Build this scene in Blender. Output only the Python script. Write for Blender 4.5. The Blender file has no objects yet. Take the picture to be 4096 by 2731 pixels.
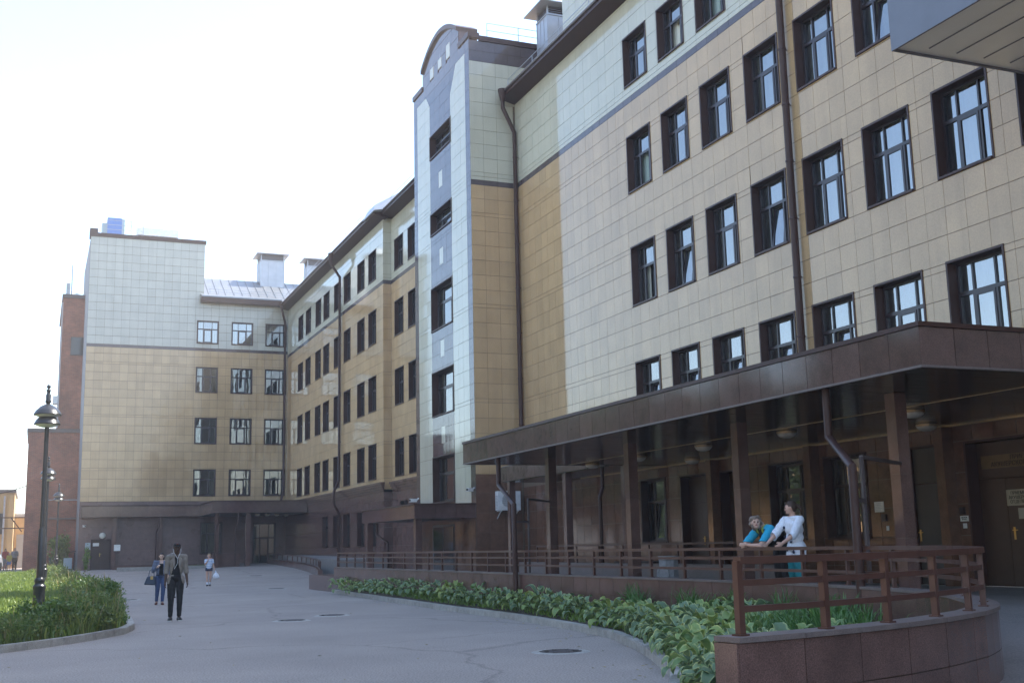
import bpy, bmesh, math, random
import numpy as np
from mathutils import Vector, Matrix

random.seed(7)
RNG = np.random.default_rng(11)
scene = bpy.context.scene
COL = scene.collection
R = math.radians

# ------------------------------------------------------------------ camera
cam_d = bpy.data.cameras.new("camera")
cam_d.sensor_width = 36.0
cam_d.lens = 40.466
cam_d.clip_start = 0.1
cam_d.clip_end = 6000
cam = bpy.data.objects.new("camera", cam_d)
COL.objects.link(cam)
YAW, PITCH, ROLL = R(22.4756), R(10.0422), R(-1.3002)
_cy, _sy, _cp, _sp = math.cos(YAW), math.sin(YAW), math.cos(PITCH), math.sin(PITCH)
_f = Vector((_sy * _cp, _cy * _cp, _sp)); _r = Vector((_cy, -_sy, 0)); _u = _r.cross(_f)
_c, _s = math.cos(ROLL), math.sin(ROLL)
_r2 = _r * _c + _u * _s; _u2 = -_r * _s + _u * _c
EYE = Vector((0, 0, 1.6))
cam.matrix_world = Matrix(((_r2.x, _u2.x, -_f.x, EYE.x), (_r2.y, _u2.y, -_f.y, EYE.y), (_r2.z, _u2.z, -_f.z, EYE.z), (0, 0, 0, 1)))
scene.camera = cam

def in_view(p, pad=0.05):
    v = Vector(p) - EYE
    d = v.dot(_f)
    if d < 0.3: return False
    x = v.dot(_r2) / d * 40.466 / 18; y = v.dot(_u2) / d * 40.466 / 12
    return abs(x) < 1 + pad and abs(y) < 1 + pad

# ------------------------------------------------------------------ light
SUN = Vector((0.62, 0.0, 0.785)).normalized()
world = bpy.data.worlds.new("World"); scene.world = world; world.use_nodes = True
wn = world.node_tree; wn.nodes.clear()
wo = wn.nodes.new("ShaderNodeOutputWorld"); wb = wn.nodes.new("ShaderNodeBackground")
sk = wn.nodes.new("ShaderNodeTexSky"); sk.sky_type = 'NISHITA'; sk.sun_disc = False
sk.sun_elevation = math.asin(SUN.z)
sk.sun_rotation = math.atan2(SUN.x, SUN.y)
sk.air_density = 1.0; sk.dust_density = 0.9; sk.ozone_density = 1.0; sk.altitude = 20
wb.inputs["Strength"].default_value = 0.15
wn.links.new(sk.outputs[0], wb.inputs[0]); wn.links.new(wb.outputs[0], wo.inputs[0])
sd = bpy.data.lights.new("sun", 'SUN'); sd.energy = 3.0; sd.angle = R(0.53); sd.color = (1.0, 0.95, 0.87)
sun = bpy.data.objects.new("sun", sd); COL.objects.link(sun)
sun.rotation_euler = SUN.to_track_quat('Z', 'Y').to_euler()
sun.location = (30, -5, 40)
vs = scene.view_settings
vs.view_transform = 'Standard'; vs.look = 'None'; vs.gamma = 1.0; vs.use_curve_mapping = False
vs.exposure = 1.98
scene.cycles.max_bounces = 8; scene.cycles.diffuse_bounces = 3; scene.cycles.glossy_bounces = 4
scene.cycles.transparent_max_bounces = 24; scene.cycles.volume_bounces = 0

# ------------------------------------------------------------------ materials
MATS = {}
def nodes_of(name):
    m = bpy.data.materials.new(name); m.use_nodes = True
    nt = m.node_tree; b = nt.nodes["Principled BSDF"]
    MATS[name] = m
    return m, nt, b

def N(nt, t, **kw):
    n = nt.nodes.new(t)
    for k, v in kw.items():
        if k in n.inputs: n.inputs[k].default_value = v
        else: setattr(n, k, v)
    return n

def ramp(nt, fac, stops):
    n = nt.nodes.new("ShaderNodeValToRGB")
    els = n.color_ramp.elements
    while len(els) < len(stops): els.new(0.5)
    for e, (p, c) in zip(els, stops):
        e.position = p; e.color = (*c, 1) if len(c) == 3 else c
    nt.links.new(fac, n.inputs[0])
    return n.outputs[0]

def mat(name, col, rough=0.5, var=0.12, scale=6.0, metal=0.0, spec=0.5, bump=0.0, bscale=40.0, speck=None, rvar=0.0, perobj=0.0, island=0.0, coat=0.0, streak=0.0):
    m, nt, b = nodes_of(name)
    tc = N(nt, "ShaderNodeTexCoord")
    src = tc.outputs["Object"]
    geo = N(nt, "ShaderNodeNewGeometry")
    no = N(nt, "ShaderNodeTexNoise", Scale=scale, Detail=6.0, Roughness=0.6)
    nt.links.new(geo.outputs["Position"], no.inputs["Vector"])
    lo = tuple(max(0, c * (1 - var)) for c in col); hi = tuple(min(1, c * (1 + var)) for c in col)
    out = ramp(nt, no.outputs[0], [(0.3, lo), (0.7, hi)])
    if speck:
        sc, amount = speck
        vo = N(nt, "ShaderNodeTexNoise", Scale=sc, Detail=2.0)
        nt.links.new(geo.outputs["Position"], vo.inputs["Vector"])
        f = ramp(nt, vo.outputs[0], [(0.38, (1 - amount,) * 3), (0.5, (1, 1, 1)), (0.66, (1 + amount,) * 3)])
        mx = N(nt, "ShaderNodeMixRGB", blend_type='MULTIPLY'); mx.inputs[0].default_value = 1
        nt.links.new(out, mx.inputs[1]); nt.links.new(f, mx.inputs[2]); out = mx.outputs[0]
    if perobj or island:
        if perobj:
            oi = N(nt, "ShaderNodeObjectInfo"); rnd = oi.outputs["Random"]
        else:
            oi = N(nt, "ShaderNodeObjectInfo"); sm_ = N(nt, "ShaderNodeMath", operation='ADD'); fr_ = N(nt, "ShaderNodeMath", operation='FRACT')
            nt.links.new(geo.outputs["Random Per Island"], sm_.inputs[0]); nt.links.new(oi.outputs["Random"], sm_.inputs[1]); nt.links.new(sm_.outputs[0], fr_.inputs[0]); rnd = fr_.outputs[0]
        k = perobj or island
        f = ramp(nt, rnd, [(0.0, (1 - k,) * 3), (1.0, (1 + k,) * 3)])
        mx = N(nt, "ShaderNodeMixRGB", blend_type='MULTIPLY'); mx.inputs[0].default_value = 1
        nt.links.new(out, mx.inputs[1]); nt.links.new(f, mx.inputs[2]); out = mx.outputs[0]
    if streak:
        mp = N(nt, "ShaderNodeMapping"); mp.inputs["Scale"].default_value = (2.6, 2.6, 0.10)
        nt.links.new(geo.outputs["Position"], mp.inputs[0])
        sn = N(nt, "ShaderNodeTexNoise", Scale=1.0, Detail=6.0, Roughness=0.65); nt.links.new(mp.outputs[0], sn.inputs["Vector"])
        f = ramp(nt, sn.outputs[0], [(0.36, (1 - streak, 1 - streak * 1.05, 1 - streak * 1.1)), (0.52, (1, 1, 1)), (0.7, (1 + streak * .4,) * 3)])
        mx = N(nt, "ShaderNodeMixRGB", blend_type='MULTIPLY'); mx.inputs[0].default_value = 1
        nt.links.new(out, mx.inputs[1]); nt.links.new(f, mx.inputs[2]); out = mx.outputs[0]
    nt.links.new(out, b.inputs["Base Color"])
    b.inputs["Roughness"].default_value = rough
    b.inputs["Metallic"].default_value = metal
    b.inputs["Specular IOR Level"].default_value = spec
    if coat: b.inputs["Coat Weight"].default_value = coat; b.inputs["Coat Roughness"].default_value = 0.03
    if rvar:
        mr = N(nt, "ShaderNodeMapRange"); mr.inputs["To Min"].default_value = max(0, rough - rvar); mr.inputs["To Max"].default_value = rough + rvar
        n2 = N(nt, "ShaderNodeTexNoise", Scale=scale * 0.35, Detail=5.0)
        nt.links.new(geo.outputs["Position"], n2.inputs["Vector"])
        nt.links.new(n2.outputs[0], mr.inputs[0]); nt.links.new(mr.outputs[0], b.inputs["Roughness"])
    if bump:
        bn = N(nt, "ShaderNodeTexNoise", Scale=bscale, Detail=4.0)
        nt.links.new(geo.outputs["Position"], bn.inputs["Vector"])
        bp = N(nt, "ShaderNodeBump", Strength=bump, Distance=0.02)
        nt.links.new(bn.outputs[0], bp.inputs["Height"]); nt.links.new(bp.outputs[0], b.inputs["Normal"])
    return m

# polished facade tiles
TILE = dict(rough=0.06, rvar=0.03, bump=0.012, bscale=2.2)
mat("tile_ochre", (0.495, 0.322, 0.165), var=0.07, scale=1.2, speck=(30, 0.05), island=0.055, streak=0.07, **TILE)
mat("tile_cream", (0.52, 0.475, 0.355), var=0.05, scale=1.2, speck=(30, 0.03), island=0.04, streak=0.05, **TILE)
mat("tile_cream_shade", (0.455, 0.43, 0.355), var=0.05, scale=1.2, speck=(30, 0.03), island=0.05, streak=0.06, **TILE)  # cream tile toned down: the far wing's weaker light is put into the colour
mat("tile_ochre_shade", (0.47, 0.320, 0.172), var=0.07, scale=1.2, speck=(30, 0.05), island=0.07, streak=0.08, **TILE)  # ochre tile likewise, with the wing's dimmer light put into its colour
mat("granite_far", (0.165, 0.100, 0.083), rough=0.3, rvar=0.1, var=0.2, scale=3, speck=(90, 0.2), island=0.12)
mat("tile_brown", (0.085, 0.058, 0.056), var=0.15, scale=5, speck=(90, 0.15), island=0.08, **TILE)
mat("granite", (0.155, 0.080, 0.050), rough=0.10, rvar=0.05, spec=0.42, var=0.22, scale=4, speck=(140, 0.3), bump=0.02, bscale=2.5, island=0.14)
mat("granite_wall", (0.130, 0.072, 0.057), rough=0.18, rvar=0.1, var=0.22, scale=3, speck=(120, 0.28), island=0.12, bump=0.02, bscale=6)
mat("granite_fascia", (0.108, 0.062, 0.052), rough=0.09, rvar=0.04, var=0.22, scale=4, speck=(110, 0.28), bump=0.03, bscale=5, island=0.16)
mat("stone_cap", (0.15, 0.115, 0.10), rough=0.5, var=0.15, scale=6, speck=(120, 0.2), island=0.08)
mat("joint_dark", (0.16, 0.112, 0.07), rough=0.9)
mat("brown_metal", (0.055, 0.024, 0.017), rough=0.40, spec=0.28, var=0.12, scale=3)
mat("brown_paint", (0.085, 0.036, 0.025), rough=0.33, var=0.15, scale=8, bump=0.02)
mat("frame_dark", (0.03, 0.018, 0.018), rough=0.3)
mat("roof_metal", (0.24, 0.25, 0.26), rough=0.42, metal=0.5, var=0.1, scale=1.5, rvar=0.12)
mat("vent_metal", (0.42, 0.42, 0.44), rough=0.42, metal=0.4, var=0.08, scale=2)
mat("vent_brown", (0.075, 0.055, 0.05), rough=0.45)
mat("roof_brown", (0.10, 0.075, 0.07), rough=0.45, var=0.12)
def road_mat():
    m = mat("asphalt", (0.295, 0.248, 0.208), rough=0.85, var=0.10, scale=0.35, speck=(38, 0.30), bump=0.5, bscale=45)
    nt = m.node_tree; b = nt.nodes["Principled BSDF"]; src = b.inputs["Base Color"].links[0].from_socket
    geo = N(nt, "ShaderNodeNewGeometry")
    wn_ = N(nt, "ShaderNodeTexNoise", Scale=0.8, Detail=4.0); nt.links.new(geo.outputs["Position"], wn_.inputs["Vector"])
    ad = N(nt, "ShaderNodeVectorMath", operation='MULTIPLY_ADD'); ad.inputs[1].default_value = (1.3, 1.3, 0)
    nt.links.new(wn_.outputs["Color"], ad.inputs[0]); nt.links.new(geo.outputs["Position"], ad.inputs[2])
    vo = N(nt, "ShaderNodeTexVoronoi", Scale=0.13, feature='DISTANCE_TO_EDGE'); nt.links.new(ad.outputs[0], vo.inputs["Vector"])
    cr = ramp(nt, vo.outputs["Distance"], [(0.0, (0.72, 0.72, 0.72)), (0.004, (0.84, 0.84, 0.84)), (0.008, (1, 1, 1))])
    st = N(nt, "ShaderNodeTexNoise", Scale=0.22, Detail=7.0, Roughness=0.7); nt.links.new(geo.outputs["Position"], st.inputs["Vector"])
    sr = ramp(nt, st.outputs[0], [(0.32, (0.89, 0.89, 0.90)), (0.5, (1, 1, 1)), (0.68, (1.06, 1.055, 1.05))])
    vc = N(nt, "ShaderNodeTexVoronoi", Scale=0.13); nt.links.new(ad.outputs[0], vc.inputs["Vector"])
    pr_ = ramp(nt, vc.outputs["Color"], [(0.0, (0.97, 0.97, 0.97)), (1.0, (1.025, 1.025, 1.025))])
    for f in (cr, sr, pr_):
        mx = N(nt, "ShaderNodeMixRGB", blend_type='MULTIPLY'); mx.inputs[0].default_value = 1
        nt.links.new(src, mx.inputs[1]); nt.links.new(f, mx.inputs[2]); src = mx.outputs[0]
    nt.links.new(src, b.inputs["Base Color"])
road_mat()
mat("asphalt_dark", (0.17, 0.148, 0.13), rough=0.85, var=0.18, scale=0.8, speck=(45, 0.2), bump=0.3, bscale=60)
mat("terrace_floor", (0.20, 0.185, 0.17), rough=0.6, var=0.15, scale=2, speck=(60, 0.12))
mat("kerb_concrete", (0.36, 0.335, 0.29), rough=0.85, var=0.2, scale=5, speck=(70, 0.15), bump=0.3, bscale=50, perobj=0.10)
mat("soil", (0.06, 0.045, 0.028), rough=0.95, var=0.4, scale=9, bump=0.6, bscale=25)
mat("lawn_soil", (0.07, 0.095, 0.025), rough=0.95, var=0.4, scale=4, bump=0.6, bscale=25)
mat("cast_iron", (0.065, 0.05, 0.042), rough=0.6, var=0.3, scale=14, metal=0.3, bump=0.3, bscale=90)
mat("lamp_paint", (0.022, 0.024, 0.027), rough=0.32, var=0.2)
mat("lamp_glass", (0.62, 0.60, 0.52), rough=0.3)
mat("white_plastic", (0.72, 0.72, 0.70), rough=0.4)
mat("grey_plastic", (0.40, 0.40, 0.40), rough=0.5)
mat("paper", (0.78, 0.77, 0.70), rough=0.8)
mat("gold", (0.55, 0.38, 0.13), rough=0.3, metal=0.9)
mat("cream_plate", (0.42, 0.37, 0.26), rough=0.6)
mat("brass_plate", (0.17, 0.115, 0.055), rough=0.45, metal=0.3)
mat("ink", (0.03, 0.025, 0.02), rough=0.7)
mat("door_brown", (0.065, 0.034, 0.018), rough=0.42, var=0.18, scale=3)
mat("door_olive", (0.055, 0.045, 0.034), rough=0.4, var=0.15, scale=3)
mat("curtain", (0.62, 0.60, 0.50), rough=0.9, var=0.05)
mat("curtain_green", (0.30, 0.36, 0.32), rough=0.9, var=0.05)
mat("room", (0.24, 0.22, 0.19), rough=0.9)
mat("ceiling_slat", (0.085, 0.078, 0.066), rough=0.16, metal=0.55, var=0.1, scale=2)
mat("seam_gold", (0.45, 0.34, 0.2), rough=0.35, metal=0.7)
mat("overhang_panel", (0.13, 0.13, 0.15), rough=0.4, metal=0.0, var=0.1, scale=1.2)
mat("overhang_soffit", (0.80, 0.80, 0.76), rough=0.35, metal=0.3, var=0.08, scale=0.6)
mat("yellow_wall", (0.50, 0.33, 0.15), rough=0.85, var=0.12, scale=0.8)
mat("sunlit_wall", (0.50, 0.30, 0.13), rough=0.85, var=0.12, scale=0.8)
mat("grey_wall", (0.27, 0.27, 0.28), rough=0.8, var=0.12, scale=1.5)
mat("steel_blue", (0.11, 0.20, 0.45), rough=0.35, var=0.06)
mat("steel_pale", (0.36, 0.42, 0.43), rough=0.4, var=0.05)
mat("antenna", (0.5, 0.52, 0.52), rough=0.5)
mat("bin_concrete", (0.25, 0.24, 0.23), rough=0.9, var=0.2, scale=14, bump=0.3)
mat("bark", (0.07, 0.05, 0.035), rough=0.95, var=0.3, scale=12, bump=0.6, bscale=30)
mat("car_paint", (0.62, 0.66, 0.72), rough=0.18, coat=0.6, var=0.02)
mat("tyre", (0.02, 0.02, 0.02), rough=0.8)
mat("tail_light", (0.5, 0.02, 0.015), rough=0.15)
mat("car_glass", (0.02, 0.025, 0.03), rough=0.05)
mat("alloy", (0.5, 0.5, 0.5), rough=0.3, metal=0.8)
# cloth / skin
for n, c, r_ in (("skin_fair", (0.56, 0.34, 0.25), .5), ("skin_light", (0.62, 0.42, 0.32), .5), ("skin_dark", (0.085, 0.047, 0.031), .42),
                 ("hair_black", (0.012, 0.009, 0.008), .45), ("hair_brown", (0.055, 0.03, 0.018), .5), ("hair_ash", (0.20, 0.15, 0.115), .6), ("hair_grey", (0.32, 0.29, 0.25), .6), ("hair_blond", (0.36, 0.25, 0.13), .5),
                 ("cloth_blazer", (0.235, 0.20, 0.165), .9), ("cloth_black", (0.012, 0.011, 0.011), .85), ("cloth_char", (0.022, 0.021, 0.021), .85), ("denim_jacket", (0.14, 0.165, 0.235), .9),
                 ("denim", (0.055, 0.085, 0.17), .9), ("cloth_white", (0.74, 0.76, 0.80), .85), ("cloth_turq", (0.03, 0.36, 0.52), .85), ("cloth_lime", (0.30, 0.42, 0.10), .85),
                 ("cloth_teal", (0.02, 0.20, 0.22), .85), ("cloth_red", (0.42, 0.05, 0.05), .85), ("cloth_yellow", (0.62, 0.50, 0.08), .85), ("cloth_grey", (0.22, 0.22, 0.22), .9), ("cloth_navy", (0.02, 0.028, 0.06), .85), ("cloth_blue", (0.12, 0.22, 0.48), .85),
                 ("leather_navy", (0.03, 0.045, 0.075), .35), ("shoe_dark", (0.02, 0.018, 0.018), .5), ("shoe_brown", (0.14, 0.045, 0.03), .5), ("sole", (0.55, 0.52, 0.47), .7), ("lip", (0.35, 0.11, 0.10), .5), ("eye_white", (0.6, 0.6, 0.58), .3)):
    mat(n, c, rough=r_, var=0.13, scale=30 if "cloth" in n or "denim" in n else 12, bump=0.15 if ("cloth" in n or "denim" in n or "hair" in n) else 0.0, bscale=120, spec=0.3)

# striped T-shirt cloth
def stripe_mat(name, c1, c2, freq):
    m, nt, b = nodes_of(name)
    geo = N(nt, "ShaderNodeNewGeometry"); sep = N(nt, "ShaderNodeSeparateXYZ")
    nt.links.new(geo.outputs["Position"], sep.inputs[0])
    ml = N(nt, "ShaderNodeMath", operation='MULTIPLY'); ml.inputs[1].default_value = freq
    nt.links.new(sep.outputs[2], ml.inputs[0])
    fr = N(nt, "ShaderNodeMath", operation='FRACT'); nt.links.new(ml.outputs[0], fr.inputs[0])
    nt.links.new(ramp(nt, fr.outputs[0], [(0.45, c1), (0.55, c2)]), b.inputs["Base Color"])
    b.inputs["Roughness"].default_value = 0.9
stripe_mat("cloth_stripe", (0.76, 0.77, 0.80), (0.34, 0.50, 0.74), 13)

# glass: clear sheet with mirror share by angle
def glass_mat(name, ior, tint, wob=0.02, wscale=1.4):
    m = bpy.data.materials.new(name); m.use_nodes = True; MATS[name] = m
    nt = m.node_tree; nt.nodes.clear()
    o = N(nt, "ShaderNodeOutputMaterial"); mx = N(nt, "ShaderNodeMixShader")
    tr = N(nt, "ShaderNodeBsdfTransparent"); tr.inputs[0].default_value = (*tint, 1)
    gl = N(nt, "ShaderNodeBsdfGlossy"); gl.inputs["Roughness"].default_value = 0.0
    fr = N(nt, "ShaderNodeFresnel"); fr.inputs[0].default_value = ior
    geo = N(nt, "ShaderNodeNewGeometry")
    no = N(nt, "ShaderNodeTexNoise", Scale=wscale, Detail=1.0)
    bp = N(nt, "ShaderNodeBump", Strength=wob, Distance=0.05)
    nt.links.new(geo.outputs["Position"], no.inputs["Vector"]); nt.links.new(no.outputs[0], bp.inputs["Height"])
    nt.links.new(bp.outputs[0], gl.inputs["Normal"])
    nt.links.new(fr.outputs[0], mx.inputs[0]); nt.links.new(tr.outputs[0], mx.inputs[1]); nt.links.new(gl.outputs[0], mx.inputs[2])
    nt.links.new(mx.outputs[0], o.inputs[0])
glass_mat("glass", 3.9, (0.80, 0.86, 0.84), 0.03)

# red brick wall
def brick_mat(name, c1, c2, mortar):
    m, nt, b = nodes_of(name)
    geo = N(nt, "ShaderNodeNewGeometry"); sep = N(nt, "ShaderNodeSeparateXYZ"); cmb = N(nt, "ShaderNodeCombineXYZ")
    add = N(nt, "ShaderNodeMath", operation='ADD')
    nt.links.new(geo.outputs["Position"], sep.inputs[0])
    nt.links.new(sep.outputs[0], add.inputs[0]); nt.links.new(sep.outputs[1], add.inputs[1])
    nt.links.new(add.outputs[0], cmb.inputs[0]); nt.links.new(sep.outputs[2], cmb.inputs[1])
    bt = N(nt, "ShaderNodeTexBrick"); bt.inputs["Scale"].default_value = 1.0
    bt.inputs["Brick Width"].default_value = 0.26; bt.inputs["Row Height"].default_value = 0.077; bt.inputs["Mortar Size"].default_value = 0.008
    bt.inputs["Color1"].default_value = (*c1, 1); bt.inputs["Color2"].default_value = (*c2, 1); bt.inputs["Mortar"].default_value = (*mortar, 1)
    nt.links.new(cmb.outputs[0], bt.inputs["Vector"])
    no = N(nt, "ShaderNodeTexNoise", Scale=0.9, Detail=8.0, Roughness=0.65); nt.links.new(geo.outputs["Position"], no.inputs["Vector"])
    mx = N(nt, "ShaderNodeMixRGB", blend_type='MULTIPLY'); mx.inputs[0].default_value = 1
    nt.links.new(bt.outputs["Color"], mx.inputs[1]); nt.links.new(ramp(nt, no.outputs[0], [(0.3, (0.62, 0.6, 0.6)), (0.7, (1.3, 1.25, 1.2))]), mx.inputs[2])
    nt.links.new(mx.outputs[0], b.inputs["Base Color"]); b.inputs["Roughness"].default_value = 0.9
brick_mat("red_brick", (0.35, 0.115, 0.065), (0.24, 0.085, 0.055), (0.30, 0.22, 0.17))

# leaves: UV.x across (0..1), UV.y along
def leaf_mat(name, base, edge, edge_w=0.72, var=0.3, trans=0.25, rough=0.45):
    m, nt, b = nodes_of(name)
    uv = N(nt, "ShaderNodeUVMap"); sep = N(nt, "ShaderNodeSeparateXYZ"); nt.links.new(uv.outputs[0], sep.inputs[0])
    a = N(nt, "ShaderNodeMath", operation='MULTIPLY_ADD'); a.inputs[1].default_value = 2; a.inputs[2].default_value = -1
    nt.links.new(sep.outputs[0], a.inputs[0])
    ab = N(nt, "ShaderNodeMath", operation='ABSOLUTE'); nt.links.new(a.outputs[0], ab.inputs[0])
    no = N(nt, "ShaderNodeTexNoise", Scale=9.0, Detail=3.0); nt.links.new(uv.outputs[0], no.inputs["Vector"])
    ad = N(nt, "ShaderNodeMath", operation='MULTIPLY_ADD'); ad.inputs[1].default_value = 0.25; nt.links.new(no.outputs[0], ad.inputs[0]); nt.links.new(ab.outputs[0], ad.inputs[2])
    oi = N(nt, "ShaderNodeObjectInfo"); geo = N(nt, "ShaderNodeNewGeometry")
    c = ramp(nt, ad.outputs[0], [(edge_w, base), (edge_w + 0.16, edge)])
    rn = N(nt, "ShaderNodeMath", operation='ADD'); nt.links.new(oi.outputs["Random"], rn.inputs[0]); nt.links.new(geo.outputs["Random Per Island"], rn.inputs[1])
    rf = N(nt, "ShaderNodeMath", operation='FRACT'); nt.links.new(rn.outputs[0], rf.inputs[0])
    f = ramp(nt, rf.outputs[0], [(0, (1 - var, 1 - var * .8, 1 - var)), (0.6, (1, 1, 1)), (1, (1 + var * 1.1, 1 + var * .6, 1 - var * .3))])
    mx = N(nt, "ShaderNodeMixRGB", blend_type='MULTIPLY'); mx.inputs[0].default_value = 1
    nt.links.new(c, mx.inputs[1]); nt.links.new(f, mx.inputs[2])
    nt.links.new(mx.outputs[0], b.inputs["Base Color"]); b.inputs["Roughness"].default_value = rough
    if trans:
        nt.nodes.remove(b)
        o = [n for n in nt.nodes if n.type == 'OUTPUT_MATERIAL'][0]
        df = N(nt, "ShaderNodeBsdfDiffuse"); tl = N(nt, "ShaderNodeBsdfTranslucent"); gl = N(nt, "ShaderNodeBsdfGlossy"); gl.inputs["Roughness"].default_value = rough
        m1 = N(nt, "ShaderNodeMixShader"); m1.inputs[0].default_value = trans
        m2 = N(nt, "ShaderNodeMixShader"); m2.inputs[0].default_value = 0.05
        nt.links.new(mx.outputs[0], df.inputs[0]); nt.links.new(mx.outputs[0], tl.inputs[0])
        nt.links.new(df.outputs[0], m1.inputs[1]); nt.links.new(tl.outputs[0], m1.inputs[2])
        nt.links.new(m1.outputs[0], m2.inputs[1]); nt.links.new(gl.outputs[0], m2.inputs[2]); nt.links.new(m2.outputs[0], o.inputs[0])
leaf_mat("hosta_blue", (0.155, 0.235, 0.115), (0.40, 0.45, 0.19), 0.88, rough=.6)
leaf_mat("hosta_green", (0.19, 0.285, 0.09), (0.38, 0.44, 0.16), 0.88, rough=.6)
leaf_mat("hosta_lime", (0.21, 0.29, 0.075), (0.34, 0.38, 0.12), 0.9, rough=.6)
leaf_mat("blade_green", (0.08, 0.18, 0.04), (0.08, 0.18, 0.04), 1.2)
leaf_mat("grass_green", (0.115, 0.19, 0.042), (0.115, 0.19, 0.042), 1.2, var=0.4, trans=0.4)
leaf_mat("weed_green", (0.19, 0.24, 0.07), (0.19, 0.24, 0.07), 1.2, var=0.45, trans=0.35)
leaf_mat("weed_straw", (0.34, 0.28, 0.13), (0.34, 0.28, 0.13), 1.2, var=0.3, trans=0.3)
leaf_mat("lawn_green", (0.21, 0.29, 0.06), (0.21, 0.29, 0.06), 1.2, var=0.35, trans=0.4)
leaf_mat("tree_leaf", (0.08, 0.135, 0.025), (0.08, 0.135, 0.025), 1.2, var=0.45, trans=0.4)
leaf_mat("bush_leaf", (0.15, 0.24, 0.035), (0.15, 0.24, 0.035), 1.2, var=0.35, trans=0.4)

# ------------------------------------------------------------------ object helpers
WM = {}
I4 = Matrix.Identity(4)
def T(x, y, z): return Matrix.Translation((x, y, z))
def RZ(a): return Matrix.Rotation(a, 4, 'Z')

def link(name, data, M=I4, parent=None):
    o = bpy.data.objects.new(name, data)
    COL.objects.link(o)
    if parent is not None:
        o.parent = parent
        o.matrix_parent_inverse = WM[parent.name].inverted()
    o.matrix_basis = M
    WM[o.name] = M.copy()
    return o

def tag(o, label=None, cat=None, group=None, kind=None):
    if label: o["label"] = label
    if cat: o["category"] = cat
    if group: o["group"] = group
    if kind: o["kind"] = kind
    return o

def thing(name, label, cat, loc=(0, 0, 0), rz=0.0, group=None):
    o = link(name, None, T(*loc) @ RZ(rz)); o.empty_display_size = 0.2
    return tag(o, label, cat, group)

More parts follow.
